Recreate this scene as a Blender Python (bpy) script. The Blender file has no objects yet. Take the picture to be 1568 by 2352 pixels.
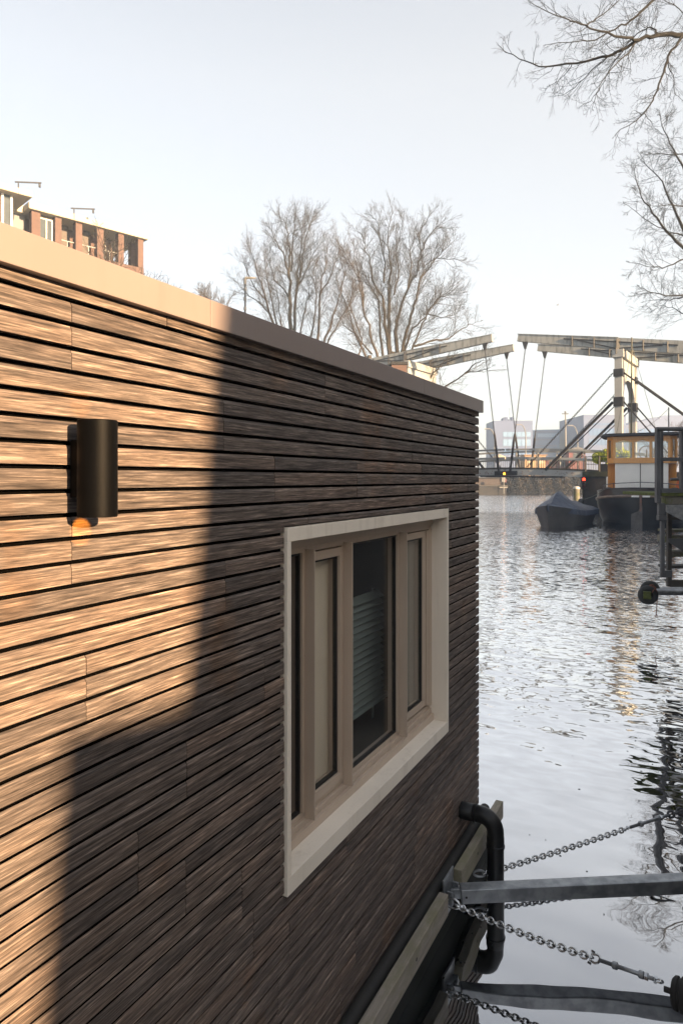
import bpy, math, random
from mathutils import Vector, Matrix

# ---------------------------------------------------------------- frame
EYE = 2.29
TH = math.atan(808.0 / 1568.0)
CT, ST = math.cos(TH), math.sin(TH)
R3 = lambda d: math.radians(d)
C = bpy.context.scene.collection


def cam(l, dp, z):
    """lateral / depth as seen from where the photographer stands -> world"""
    return Vector((l * CT - dp * ST, l * ST + dp * CT, z))


def pix(x, y, dp):
    return cam((x - 784.0) / 1568.0 * dp, dp, EYE - (y - 1100.0) / 1568.0 * dp)


def wallp(x, y, X):
    r = (x - 784.0) / 1568.0
    dp = X / (r * CT - ST)
    return Vector((X, dp * (r * ST + CT), EYE - (y - 1100.0) / 1568.0 * dp))


# ---------------------------------------------------------------- objects
def props(o, label=None, cat=None, group=None, kind=None):
    if label: o['label'] = label
    if cat: o['category'] = cat
    if group: o['group'] = group
    if kind: o['kind'] = kind
    return o


def thing(name, label, cat, loc, group=None):
    o = bpy.data.objects.new(name, None)
    o.empty_display_size = 0.2
    o.location = loc
    C.objects.link(o)
    return props(o, label, cat, group)


def root_loc(o):
    while o.parent:
        o = o.parent
    return Vector(o.location)


class MB:
    def __init__(self):
        self.v, self.f, self.a = [], [], []

    def quad_box(self, c):
        n = len(self.v)
        self.v += [tuple(p) for p in c]
        self.f += [(n, n + 3, n + 2, n + 1), (n + 4, n + 5, n + 6, n + 7), (n, n + 1, n + 5, n + 4),
                   (n + 1, n + 2, n + 6, n + 5), (n + 2, n + 3, n + 7, n + 6), (n + 3, n, n + 4, n + 7)]
        return self

    def box(self, x0, x1, y0, y1, z0, z1):
        x0, x1 = min(x0, x1), max(x0, x1)
        y0, y1 = min(y0, y1), max(y0, y1)
        z0, z1 = min(z0, z1), max(z0, z1)
        return self.quad_box([(x0, y0, z0), (x1, y0, z0), (x1, y1, z0), (x0, y1, z0),
                              (x0, y0, z1), (x1, y0, z1), (x1, y1, z1), (x0, y1, z1)])

    def obox(self, o, ax, ay, az):
        o, ax, ay, az = Vector(o), Vector(ax), Vector(ay), Vector(az)
        return self.quad_box([o, o + ax, o + ax + ay, o + ay, o + az, o + ax + az, o + ax + ay + az, o + ay + az])

    def beam(self, p0, p1, w, h, h1=None, w1=None):
        """box along p0-p1, centred; w across, h upward"""
        p0, p1 = Vector(p0), Vector(p1)
        d = (p1 - p0).normalized()
        up = Vector((0, 0, 1))
        if abs(d.z) > 0.98:
            up = Vector((ST, -CT, 0))
        s = d.cross(up).normalized()
        u = s.cross(d).normalized()
        h1 = h if h1 is None else h1
        w1 = w if w1 is None else w1
        c = []
        for (p, ww, hh) in ((p0, w, h), (p1, w1, h1)):
            c.append([p - s * ww / 2 - u * hh / 2, p + s * ww / 2 - u * hh / 2,
                      p + s * ww / 2 + u * hh / 2, p - s * ww / 2 + u * hh / 2])
        return self.quad_box(c[0] + c[1])

    def tube(self, pts, rad, sides=8, cap=True, closed=False):
        pts = [Vector(p) for p in pts]
        n = len(pts)
        if not hasattr(rad, '__len__'):
            rad = [rad] * n
        base = len(self.v)
        d0 = (pts[1] - pts[0]).normalized()
        ref = Vector((0, 0, 1)) if abs(d0.z) < 0.9 else Vector((1, 0, 0))
        nx = d0.cross(ref).normalized()
        for i in range(n):
            if closed:
                d = (pts[(i + 1) % n] - pts[i - 1]).normalized()
            elif i == 0:
                d = d0
            elif i == n - 1:
                d = (pts[i] - pts[i - 1]).normalized()
            else:
                d = (pts[i + 1] - pts[i - 1]).normalized()
            nx = (nx - d * nx.dot(d)).normalized()
            ny = d.cross(nx)
            for k in range(sides):
                a = 2 * math.pi * k / sides
                self.v.append(tuple(pts[i] + (nx * math.cos(a) + ny * math.sin(a)) * rad[i]))
        m = n if closed else n - 1
        for i in range(m):
            j = (i + 1) % n
            for k in range(sides):
                l = (k + 1) % sides
                self.f.append((base + i * sides + k, base + i * sides + l, base + j * sides + l, base + j * sides + k))
        if cap and not closed and sides > 3:
            self.f.append(tuple(base + k for k in range(sides))[::-1])
            self.f.append(tuple(base + (n - 1) * sides + k for k in range(sides)))
        return self

    def lathe(self, c, prof, sides=24, ax=Vector((0, 0, 1)), sx=None):
        """prof: list of (radius, height) round axis ax from point c"""
        ax = Vector(ax).normalized()
        ref = Vector((1, 0, 0)) if abs(ax.x) < 0.9 else Vector((0, 1, 0))
        nx = ax.cross(ref).normalized()
        ny = ax.cross(nx)
        b = len(self.v)
        for (r, h) in prof:
            for k in range(sides):
                a = 2 * math.pi * k / sides
                self.v.append(tuple(Vector(c) + ax * h + (nx * math.cos(a) + ny * math.sin(a)) * r))
        for i in range(len(prof) - 1):
            for k in range(sides):
                l = (k + 1) % sides
                self.f.append((b + i * sides + k, b + i * sides + l, b + (i + 1) * sides + l, b + (i + 1) * sides + k))
        if prof[0][0] > 1e-5:
            self.f.append(tuple(b + k for k in range(sides))[::-1])
        if prof[-1][0] > 1e-5:
            self.f.append(tuple(b + (len(prof) - 1) * sides + k for k in range(sides)))
        return self

    def prism(self, poly, ext):
        """flat polygon (list of Vector) extruded by vector ext"""
        b = len(self.v)
        n = len(poly)
        ext = Vector(ext)
        self.v += [tuple(Vector(p)) for p in poly] + [tuple(Vector(p) + ext) for p in poly]
        self.f.append(tuple(range(b, b + n))[::-1])
        self.f.append(tuple(range(b + n, b + 2 * n)))
        for i in range(n):
            j = (i + 1) % n
            self.f.append((b + i, b + j, b + n + j, b + n + i))
        return self

    def face(self, pts):
        b = len(self.v)
        self.v += [tuple(p) for p in pts]
        self.f.append(tuple(range(b, b + len(pts))))
        return self

    def build(self, name, m, parent=None, smooth=False, bevel=0.0, loc=None, recalc=True, seg=2, angle=40):
        off = root_loc(parent) if parent else Vector(loc if loc is not None else (0, 0, 0))
        me = bpy.data.meshes.new(name)
        me.from_pydata([(x - off.x, y - off.y, z - off.z) for (x, y, z) in self.v], [], self.f)
        if self.a:
            at = me.attributes.new('board', 'FLOAT', 'FACE')
            at.data.foreach_set('value', self.a + [0.5] * (len(self.f) - len(self.a)))
        if recalc:
            import bmesh
            bm = bmesh.new()
            bm.from_mesh(me)
            bmesh.ops.recalc_face_normals(bm, faces=bm.faces)
            bm.to_mesh(me)
            bm.free()
        me.materials.append(m)
        o = bpy.data.objects.new(name, me)
        C.objects.link(o)
        if parent:
            o.parent = parent
        else:
            o.location = off
        if smooth:
            me.polygons.foreach_set('use_smooth', [True] * len(me.polygons))
            me.set_sharp_from_angle(angle=R3(angle))
        if bevel:
            md = o.modifiers.new('edge', 'BEVEL')
            md.width = bevel
            md.segments = seg
            md.limit_method = 'ANGLE'
        return o


# ---------------------------------------------------------------- materials
def newmat(name):
    m = bpy.data.materials.new(name)
    m.use_nodes = True
    nt = m.node_tree
    return m, nt, nt.nodes['Principled BSDF']


def N(nt, t, **kw):
    n = nt.nodes.new(t)
    for k, v in kw.items():
        setattr(n, k, v)
    return n


def ramp(nt, stops, fac=None):
    r = N(nt, 'ShaderNodeValToRGB')
    e = r.color_ramp.elements
    e[0].position, e[0].color = stops[0][0], (*stops[0][1], 1)
    e[1].position, e[1].color = stops[-1][0], (*stops[-1][1], 1)
    for p, c in stops[1:-1]:
        x = e.new(p)
        x.color = (*c, 1)
    if fac is not None:
        nt.links.new(fac, r.inputs[0])
    return r


def noise(nt, vec, scale, detail=4, rough=0.6, dist=0.0):
    n = N(nt, 'ShaderNodeTexNoise')
    n.inputs['Scale'].default_value = scale
    n.inputs['Detail'].default_value = detail
    n.inputs['Roughness'].default_value = rough
    n.inputs['Distortion'].default_value = dist
    if vec is not None:
        nt.links.new(vec, n.inputs['Vector'])
    return n


def mapping(nt, vec, scale=(1, 1, 1), loc=(0, 0, 0), rot=(0, 0, 0)):
    m = N(nt, 'ShaderNodeMapping')
    m.inputs['Scale'].default_value = scale
    m.inputs['Location'].default_value = loc
    m.inputs['Rotation'].default_value = rot
    nt.links.new(vec, m.inputs['Vector'])
    return m.outputs[0]


def pmat(name, c0, c1=None, rough=0.6, scale=3.0, stretch=(1, 1, 1), bump=0.0, metal=0.0, spec=0.5, bscale=None,
         lo=0.35, hi=0.65, detail=5, coat=0.0):
    m, nt, b = newmat(name)
    c1 = c1 or tuple(min(1, x * 0.78) for x in c0)
    tc = N(nt, 'ShaderNodeTexCoord')
    v = mapping(nt, tc.outputs['Object'], stretch)
    n = noise(nt, v, scale, detail)
    r = ramp(nt, [(lo, c1), (hi, c0)], n.outputs['Fac'])
    nt.links.new(r.outputs[0], b.inputs['Base Color'])
    b.inputs['Roughness'].default_value = rough
    b.inputs['Metallic'].default_value = metal
    b.inputs['Specular IOR Level'].default_value = spec
    if coat:
        b.inputs['Coat Weight'].default_value = coat
        b.inputs['Coat Roughness'].default_value = 0.15
    if bump:
        n2 = noise(nt, v, bscale or scale * 4, 5)
        bp = N(nt, 'ShaderNodeBump')
        bp.inputs['Strength'].default_value = 1.0
        bp.inputs['Distance'].default_value = bump
        nt.links.new(n2.outputs['Fac'], bp.inputs['Height'])
        nt.links.new(bp.outputs[0], b.inputs['Normal'])
    return m


WOOD = [(0.018, 0.0158, 0.015), (0.070, 0.0595, 0.0545), (0.142, 0.121, 0.110), (0.38, 0.33, 0.30)]


def wood_cladding():
    m, nt, b = newmat('weathered_hardwood')
    L = nt.links
    tc = N(nt, 'ShaderNodeTexCoord')
    at = N(nt, 'ShaderNodeAttribute', attribute_name='board')
    mul = N(nt, 'ShaderNodeVectorMath', operation='MULTIPLY_ADD')
    L.new(at.outputs['Vector'], mul.inputs[0])
    mul.inputs[1].default_value = (7.3, 31.7, 13.1)
    L.new(tc.outputs['Object'], mul.inputs[2])
    p = mul.outputs[0]
    # slow wander of the grain
    wander = noise(nt, mapping(nt, p, (1, 4.0, 14)), 1.0, 2)
    wv = N(nt, 'ShaderNodeVectorMath', operation='MULTIPLY_ADD')
    L.new(wander.outputs['Color'], wv.inputs[0])
    wv.inputs[1].default_value = (0, 0, 0.0015)
    L.new(p, wv.inputs[2])
    pw = wv.outputs[0]
    fleck = noise(nt, mapping(nt, pw, (60, 6.5, 190)), 1.0, 4, 0.72, 0.0)
    fleck2 = noise(nt, mapping(nt, pw, (60, 14, 420)), 1.0, 3, 0.65, 0.0)
    patch = noise(nt, mapping(nt, pw, (6, 1.5, 12)), 1.0, 3, 0.55)
    r1 = ramp(nt, [(0.28, WOOD[0]), (0.42, WOOD[1]), (0.56, WOOD[2]), (0.74, WOOD[3])], fleck.outputs['Fac'])
    r2 = ramp(nt, [(0.32, (0.30, 0.27, 0.26)), (0.5, (0.55, 0.51, 0.48)), (0.68, (0.92, 0.86, 0.78))], fleck2.outputs['Fac'])
    mx = N(nt, 'ShaderNodeMix', data_type='RGBA', blend_type='OVERLAY')
    mx.inputs[0].default_value = 0.6
    L.new(r1.outputs[0], mx.inputs[6])
    L.new(r2.outputs[0], mx.inputs[7])
    r3 = ramp(nt, [(0.30, (0.86, 0.84, 0.83)), (0.5, (1.0, 0.98, 0.965)), (0.72, (1.10, 1.0, 0.92))], patch.outputs['Fac'])
    m2 = N(nt, 'ShaderNodeMix', data_type='RGBA', blend_type='MULTIPLY')
    m2.inputs[0].default_value = 0.9
    L.new(mx.outputs[2], m2.inputs[6])
    L.new(r3.outputs[0], m2.inputs[7])
    # every board has its own tone
    wn = N(nt, 'ShaderNodeTexWhiteNoise', noise_dimensions='1D')
    L.new(at.outputs['Fac'], wn.inputs['W'])
    r4 = ramp(nt, [(0.0, (0.66, 0.66, 0.68)), (0.35, (0.90, 0.89, 0.89)), (0.7, (1.03, 1.0, 0.98)), (1.0, (1.20, 1.10, 1.03))],
              wn.outputs['Value'])
    m3 = N(nt, 'ShaderNodeMix', data_type='RGBA', blend_type='MULTIPLY')
    m3.inputs[0].default_value = 1.0
    L.new(m2.outputs[2], m3.inputs[6])
    L.new(r4.outputs[0], m3.inputs[7])
    # a few rusty and tannin streaks low on the wall
    st = noise(nt, mapping(nt, tc.outputs['Object'], (1, 2.2, 1.4)), 1.0, 3)
    r5 = ramp(nt, [(0.60, (1, 1, 1)), (0.74, (1.15, 0.80, 0.48))], st.outputs['Fac'])
    m4 = N(nt, 'ShaderNodeMix', data_type='RGBA', blend_type='MULTIPLY')
    m4.inputs[0].default_value = 0.8
    L.new(m3.outputs[2], m4.inputs[6])
    L.new(r5.outputs[0], m4.inputs[7])
    L.new(m4.outputs[2], b.inputs['Base Color'])
    rr = ramp(nt, [(0.35, (0.75,) * 3), (0.65, (0.50,) * 3)], fleck2.outputs['Fac'])
    L.new(rr.outputs[0], b.inputs['Roughness'])
    b.inputs['Specular IOR Level'].default_value = 0.32
    bp = N(nt, 'ShaderNodeBump')
    bp.inputs['Strength'].default_value = 0.9
    bp.inputs['Distance'].default_value = 0.0009
    ad = N(nt, 'ShaderNodeMath', operation='ADD')
    L.new(fleck.outputs['Fac'], ad.inputs[0])
    L.new(fleck2.outputs['Fac'], ad.inputs[1])
    L.new(ad.outputs[0], bp.inputs['Height'])
    L.new(bp.outputs[0], b.inputs['Normal'])
    return m


def timber(name, c0, c1, moss=None):
    m, nt, b = newmat(name)
    L = nt.links
    tc = N(nt, 'ShaderNodeTexCoord')
    g = noise(nt, mapping(nt, tc.outputs['Object'], (60, 4, 60)), 1.0, 4, 0.6, 0.4)
    r = ramp(nt, [(0.3, c1), (0.7, c0)], g.outputs['Fac'])
    out = r.outputs[0]
    if moss:
        n2 = noise(nt, mapping(nt, tc.outputs['Object'], (6, 3, 6)), 1.0, 6, 0.7)
        rr = ramp(nt, [(0.46, (0, 0, 0)), (0.62, (1, 1, 1))], n2.outputs['Fac'])
        mx = N(nt, 'ShaderNodeMix', data_type='RGBA')
        L.new(rr.outputs[0], mx.inputs[0])
        L.new(out, mx.inputs[6])
        mx.inputs[7].default_value = (*moss, 1)
        out = mx.outputs[2]
    L.new(out, b.inputs['Base Color'])
    b.inputs['Roughness'].default_value = 0.8
    bp = N(nt, 'ShaderNodeBump')
    bp.inputs['Distance'].default_value = 0.003
    L.new(g.outputs['Fac'], bp.inputs['Height'])
    L.new(bp.outputs[0], b.inputs['Normal'])
    return m


def brick(name, c0, c1, mortar, sc=1.0, rough=0.85):
    m, nt, b = newmat(name)
    L = nt.links
    tc = N(nt, 'ShaderNodeTexCoord')
    # bricks wrap round the plan: along = lateral mix, up = z
    sep = N(nt, 'ShaderNodeSeparateXYZ')
    L.new(tc.outputs['Object'], sep.inputs[0])
    a = N(nt, 'ShaderNodeMath', operation='ADD')
    L.new(sep.outputs[0], a.inputs[0])
    L.new(sep.outputs[1], a.inputs[1])
    cb = N(nt, 'ShaderNodeCombineXYZ')
    L.new(a.outputs[0], cb.inputs[0])
    L.new(sep.outputs[2], cb.inputs[1])
    t = N(nt, 'ShaderNodeTexBrick')
    t.inputs['Scale'].default_value = 2.2 * sc
    t.inputs['Color1'].default_value = (*c0, 1)
    t.inputs['Color2'].default_value = (*c1, 1)
    t.inputs['Mortar'].default_value = (*mortar, 1)
    t.inputs['Mortar Size'].default_value = 0.012
    t.inputs['Row Height'].default_value = 0.16
    t.inputs['Brick Width'].default_value = 0.5
    L.new(cb.outputs[0], t.inputs['Vector'])
    n = noise(nt, tc.outputs['Object'], 1.3, 5)
    r = ramp(nt, [(0.3, (0.75, 0.75, 0.75)), (0.7, (1.1, 1.08, 1.05))], n.outputs['Fac'])
    mx = N(nt, 'ShaderNodeMix', data_type='RGBA', blend_type='MULTIPLY')
    mx.inputs[0].default_value = 0.8
    L.new(t.outputs['Color'], mx.inputs[6])
    L.new(r.outputs[0], mx.inputs[7])
    L.new(mx.outputs[2], b.inputs['Base Color'])
    b.inputs['Roughness'].default_value = rough
    return m


def glass(name, tint=(0.95, 0.955, 0.955), ior=1.5, rough=0.0):
    m, nt, b = newmat(name)
    nt.nodes.remove(b)
    out = nt.nodes['Material Output']
    tr = N(nt, 'ShaderNodeBsdfTransparent')
    tr.inputs[0].default_value = (*tint, 1)
    gl = N(nt, 'ShaderNodeBsdfGlossy')
    gl.inputs['Roughness'].default_value = rough
    tc = N(nt, 'ShaderNodeTexCoord')
    nn = noise(nt, tc.outputs['Object'], 2.0, 2)
    bp = N(nt, 'ShaderNodeBump')
    bp.inputs['Distance'].default_value = 0.0006
    nt.links.new(nn.outputs['Fac'], bp.inputs['Height'])
    nt.links.new(bp.outputs[0], gl.inputs['Normal'])
    lw = N(nt, 'ShaderNodeLayerWeight')
    pw = N(nt, 'ShaderNodeMath', operation='POWER')
    nt.links.new(lw.outputs['Facing'], pw.inputs[0])
    pw.inputs[1].default_value = 5.0
    f0 = ((ior - 1) / (ior + 1)) ** 2
    fr = N(nt, 'ShaderNodeMath', operation='MULTIPLY_ADD')
    nt.links.new(pw.outputs[0], fr.inputs[0])
    fr.inputs[1].default_value = 1 - f0
    fr.inputs[2].default_value = f0
    mx = N(nt, 'ShaderNodeMixShader')
    nt.links.new(fr.outputs[0], mx.inputs[0])
    nt.links.new(tr.outputs[0], mx.inputs[1])
    nt.links.new(gl.outputs[0], mx.inputs[2])
    nt.links.new(mx.outputs[0], out.inputs[0])
    return m


def emit(name, col, s):
    m, nt, b = newmat(name)
    b.inputs['Base Color'].default_value = (*col, 1)
    b.inputs['Emission Color'].default_value = (*col, 1)
    b.inputs['Emission Strength'].default_value = s
    return m


def water_mat():
    m, nt, b = newmat('canal_water')
    L = nt.links
    geo = N(nt, 'ShaderNodeNewGeometry')
    P = geo.outputs['Position']
    sep = N(nt, 'ShaderNodeSeparateXYZ')
    L.new(P, sep.inputs[0])
    # the lee of the hull and quay is calm, the open canal is ruffled
    calm = N(nt, 'ShaderNodeMapRange', interpolation_type='SMOOTHSTEP')
    calm.inputs['From Min'].default_value = 4.5
    calm.inputs['From Max'].default_value = 17.0
    L.new(sep.outputs[1], calm.inputs['Value'])
    calm2 = N(nt, 'ShaderNodeMapRange', interpolation_type='SMOOTHSTEP')
    calm2.inputs['From Min'].default_value = 3.6
    calm2.inputs['From Max'].default_value = 7.0
    L.new(sep.outputs[1], calm2.inputs['Value'])
    def waves(scale, rot, ax, ay, gain=None, dist=0.0, detail=1):
        n = noise(nt, mapping(nt, P, (*scale, 1), rot=(0, 0, rot)), 1.0, detail, 0.5, dist)
        v = N(nt, 'ShaderNodeVectorMath', operation='SUBTRACT')
        L.new(n.outputs['Color'], v.inputs[0])
        v.inputs[1].default_value = (0.5, 0.5, 0.5)
        m_ = N(nt, 'ShaderNodeVectorMath', operation='MULTIPLY')
        L.new(v.outputs[0], m_.inputs[0])
        m_.inputs[1].default_value = (ax, ay, 0)
        if gain is None:
            return m_.outputs[0]
        g_ = N(nt, 'ShaderNodeVectorMath', operation='SCALE')
        L.new(m_.outputs[0], g_.inputs[0])
        L.new(gain, g_.inputs['Scale'])
        return g_.outputs[0]

    def vadd(a, bb):
        x = N(nt, 'ShaderNodeVectorMath', operation='ADD')
        L.new(a, x.inputs[0])
        L.new(bb, x.inputs[1])
        return x.outputs[0]
    wind = noise(nt, mapping(nt, P, (0.06, 0.15, 1)), 1.0, 2)
    wr = N(nt, 'ShaderNodeMapRange')
    wr.inputs['From Min'].default_value = 0.35
    wr.inputs['From Max'].default_value = 0.65
    wr.inputs['To Min'].default_value = 0.55
    wr.inputs['To Max'].default_value = 1.25
    L.new(wind.outputs['Fac'], wr.inputs['Value'])
    gf = N(nt, 'ShaderNodeMath', operation='MULTIPLY')
    L.new(calm.outputs[0], gf.inputs[0])
    L.new(wr.outputs[0], gf.inputs[1])
    farr = N(nt, 'ShaderNodeMapRange')
    farr.inputs['From Min'].default_value = 14.0
    farr.inputs['From Max'].default_value = 45.0
    farr.inputs['To Min'].default_value = 1.0
    farr.inputs['To Max'].default_value = 3.2
    L.new(sep.outputs[1], farr.inputs['Value'])
    gf2 = N(nt, 'ShaderNodeMath', operation='MULTIPLY')
    L.new(gf.outputs[0], gf2.inputs[0])
    L.new(farr.outputs[0], gf2.inputs[1])
    gf = gf2
    sl_ = waves((0.9, 2.0), 0.35, 0.055, 0.085)
    sl_ = vadd(sl_, waves((2.2, 4.6), 0.45, 0.05, 0.065))
    sl_ = vadd(sl_, waves((4.4, 10.0), 0.40, 0.085, 0.25, calm2.outputs[0], 0.5))
    sl_ = vadd(sl_, waves((8.5, 20.0), 0.30, 0.16, 0.42, gf.outputs[0], 0.4))
    nv = N(nt, 'ShaderNodeVectorMath', operation='ADD')
    L.new(sl_, nv.inputs[0])
    nv.inputs[1].default_value = (0, 0, 1)
    bp = N(nt, 'ShaderNodeVectorMath', operation='NORMALIZE')
    L.new(nv.outputs[0], bp.inputs[0])
    b.inputs['Base Color'].default_value = (0.006, 0.008, 0.008, 1)
    b.inputs['Roughness'].default_value = 0.5
    b.inputs['Specular IOR Level'].default_value = 0.0
    gl = N(nt, 'ShaderNodeBsdfGlossy')
    gl.inputs['Roughness'].default_value = 0.015
    gl.inputs['Color'].default_value = (0.97, 0.975, 1.0, 1)
    L.new(bp.outputs[0], gl.inputs['Normal'])
    lw = N(nt, 'ShaderNodeLayerWeight')
    L.new(bp.outputs[0], lw.inputs['Normal'])
    rf = ramp(nt, [(0.0, (0.24,) * 3), (0.36, (0.45,) * 3), (0.60, (0.74,) * 3), (0.85, (0.93,) * 3), (1.0, (0.98,) * 3)], lw.outputs['Facing'])
    ms = N(nt, 'ShaderNodeMixShader')
    L.new(rf.outputs[0], ms.inputs[0])
    L.new(b.outputs[0], ms.inputs[1])
    L.new(gl.outputs[0], ms.inputs[2])
    L.new(ms.outputs[0], nt.nodes['Material Output'].inputs['Surface'])
    return m


def stained(name, c0, c1, stain, rough, bump, bscale, amount=0.55, spec=None):
    m = pmat(name, c0, c1, rough=rough, scale=3.0, bump=bump, bscale=bscale)
    nt = m.node_tree
    b = nt.nodes['Principled BSDF']
    src = b.inputs['Base Color'].links[0].from_socket
    tc = N(nt, 'ShaderNodeTexCoord')
    drip = noise(nt, mapping(nt, tc.outputs['Object'], (30, 26, 1.6)), 1.0, 4, 0.6)
    blot = noise(nt, mapping(nt, tc.outputs['Object'], (5, 3, 5)), 1.0, 5, 0.65)
    speck = noise(nt, tc.outputs['Object'], 160, 2)
    r1 = ramp(nt, [(0.50, (0, 0, 0)), (0.72, (1, 1, 1))], drip.outputs['Fac'])
    r2 = ramp(nt, [(0.42, (0, 0, 0)), (0.70, (1, 1, 1))], blot.outputs['Fac'])
    r3 = ramp(nt, [(0.66, (0, 0, 0)), (0.74, (1, 1, 1))], speck.outputs['Fac'])
    mu = N(nt, 'ShaderNodeMath', operation='MULTIPLY')
    nt.links.new(r1.outputs[0], mu.inputs[0])
    nt.links.new(r2.outputs[0], mu.inputs[1])
    ad = N(nt, 'ShaderNodeMath', operation='MULTIPLY_ADD')
    nt.links.new(r3.outputs[0], ad.inputs[0])
    ad.inputs[1].default_value = 0.35
    nt.links.new(mu.outputs[0], ad.inputs[2])
    am = N(nt, 'ShaderNodeMath', operation='MULTIPLY')
    am.use_clamp = True
    nt.links.new(ad.outputs[0], am.inputs[0])
    am.inputs[1].default_value = amount
    mx = N(nt, 'ShaderNodeMix', data_type='RGBA')
    nt.links.new(am.outputs[0], mx.inputs[0])
    nt.links.new(src, mx.inputs[6])
    mx.inputs[7].default_value = (*stain, 1)
    nt.links.new(mx.outputs[2], b.inputs['Base Color'])
    if spec is not None:
        b.inputs['Specular IOR Level'].default_value = spec
    return m


M = {}
M['wood'] = wood_cladding()
M['membrane'] = pmat('black_membrane', (0.0025, 0.0023, 0.0021), rough=0.9, spec=0.0)
M['fascia'] = stained('champagne_coated_aluminium', (0.232, 0.184, 0.168), (0.222, 0.176, 0.161), (0.15, 0.115, 0.10), 0.34, 0.00010, 420, 0.35, 1.0)
M['surround'] = stained('cream_stone_surround', (0.85, 0.77, 0.665), (0.79, 0.715, 0.615), (0.42, 0.35, 0.27), 0.6, 0.0002, 350)
M['frame'] = stained('beige_window_frame', (0.52, 0.42, 0.335), (0.49, 0.395, 0.315), (0.25, 0.19, 0.14), 0.38, 0.0001, 350, 0.4)
M['gasket'] = pmat('black_gasket', (0.012, 0.012, 0.012), rough=0.6)
M['glass'] = glass('window_glass')
M['blind'] = pmat('beige_reflection_sheet', (0.85, 0.74, 0.58), (0.82, 0.71, 0.555), rough=0.9, scale=2)
M['blind_grey'] = pmat('grey_blind_cloth', (0.40, 0.35, 0.28), rough=0.9, scale=2)
M['louvre'] = pmat('pale_green_louvre', (0.26, 0.31, 0.295), (0.21, 0.255, 0.24), rough=0.5)
M['room'] = pmat('dim_room_wall', (0.07, 0.062, 0.05), rough=0.9)
M['lamp'] = pmat('black_powder_coat', (0.0028, 0.0028, 0.003), (0.0022, 0.0022, 0.0024), rough=0.42, spec=0.07, scale=30, bump=0.0004, bscale=900)
M['amber'] = emit('amber_glass', (1.0, 0.38, 0.04), 0.6)
M['pvc'] = pmat('black_pvc', (0.008, 0.008, 0.009), rough=0.36, spec=0.35, scale=8)
M['rubber'] = pmat('black_rubber', (0.014, 0.0135, 0.013), (0.022, 0.02, 0.018), rough=0.75, scale=14, bump=0.001)
M['hull_black'] = pmat('black_hull_paint', (0.004, 0.004, 0.0042), (0.007, 0.0085, 0.004), rough=0.6, spec=0.08, scale=4)
M['rail_timber'] = timber('mossy_grey_timber', (0.34, 0.30, 0.25), (0.21, 0.185, 0.155), (0.20, 0.185, 0.12))
M['galv'] = pmat('galvanised_steel', (0.33, 0.345, 0.36), (0.2, 0.21, 0.225), rough=0.42, metal=0.75, scale=16, detail=2, bump=0.0003, bscale=40)
M['zinc'] = pmat('bright_zinc', (0.62, 0.63, 0.64), (0.42, 0.43, 0.44), rough=0.27, metal=1.0, scale=40)
M['steel_dark'] = pmat('dark_grey_painted_steel', (0.075, 0.078, 0.085), (0.05, 0.052, 0.058), rough=0.6, scale=5)
M['steel_black'] = pmat('rusty_black_steel', (0.022, 0.021, 0.02), (0.035, 0.028, 0.022), rough=0.7, scale=6)
M['moss'] = pmat('wet_moss', (0.09, 0.11, 0.02), (0.05, 0.055, 0.02), rough=0.95, scale=20, bump=0.01)
M['plank'] = timber('old_grey_plank', (0.16, 0.145, 0.12), (0.08, 0.075, 0.06), (0.07, 0.085, 0.02))
M['tyre'] = pmat('worn_tyre_rubber', (0.016, 0.017, 0.018), (0.03, 0.03, 0.03), rough=0.75, scale=12)
M['rope'] = pmat('faded_red_rope', (0.22, 0.085, 0.055), (0.13, 0.05, 0.035), rough=0.9, scale=60)
M['bridge'] = pmat('cream_bridge_paint', (0.3, 0.312, 0.312), (0.265, 0.275, 0.272), rough=0.55, scale=1.2)
M['beam'] = pmat('streaked_cream_beam_paint', (0.27, 0.285, 0.285), (0.115, 0.125, 0.12), rough=0.65, scale=1.6, stretch=(2.2, 2.2, 0.5), lo=0.30, hi=0.52, detail=6)
M['iron'] = pmat('black_ironwork', (0.018, 0.018, 0.02), rough=0.5, scale=4)
M['deck'] = pmat('dark_bridge_deck', (0.07, 0.065, 0.058), rough=0.85, scale=4)
M['abut'] = pmat('dark_wet_masonry', (0.02, 0.018, 0.017), (0.01, 0.0095, 0.009), rough=0.8, scale=2.5, bump=0.02, bscale=5)
M['abut_moss'] = pmat('mossy_masonry_edge', (0.0562, 0.0590, 0.0309), (0.0281, 0.0281, 0.0168), rough=0.9, scale=3)
M['barge_hull'] = pmat('dark_tarred_hull', (0.013, 0.013, 0.016), (0.008, 0.008, 0.009), rough=0.45, scale=1.5, spec=0.4)
M['bulwark'] = pmat('dark_brown_bulwark_paint', (0.028, 0.018, 0.016), (0.018, 0.014, 0.014), rough=0.3, scale=2)
M['strake'] = pmat('worn_tan_strake', (0.22, 0.16, 0.115), (0.1, 0.075, 0.06), rough=0.5, scale=2)
M['varnish'] = pmat('varnished_wood', (0.62, 0.31, 0.09), (0.52, 0.24, 0.065), rough=0.35, scale=4, stretch=(6, 6, 1), coat=0.4)
M['white_paint'] = pmat('white_boat_paint', (0.78, 0.78, 0.76), (0.70, 0.70, 0.69), rough=0.4, scale=1.2)
M['roof_dark'] = pmat('dark_roof_paint', (0.035, 0.034, 0.036), rough=0.5)
M['wheel_glass'] = glass('wheelhouse_glass', (0.80, 0.84, 0.85), 1.9)
M['rust'] = pmat('rusty_rudder_paint', (0.19, 0.085, 0.06), (0.11, 0.09, 0.08), rough=0.8, scale=3)
M['rudder'] = pmat('weathered_rudder_plate', (0.10, 0.095, 0.09), (0.06, 0.055, 0.055), rough=0.7, scale=3)
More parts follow.
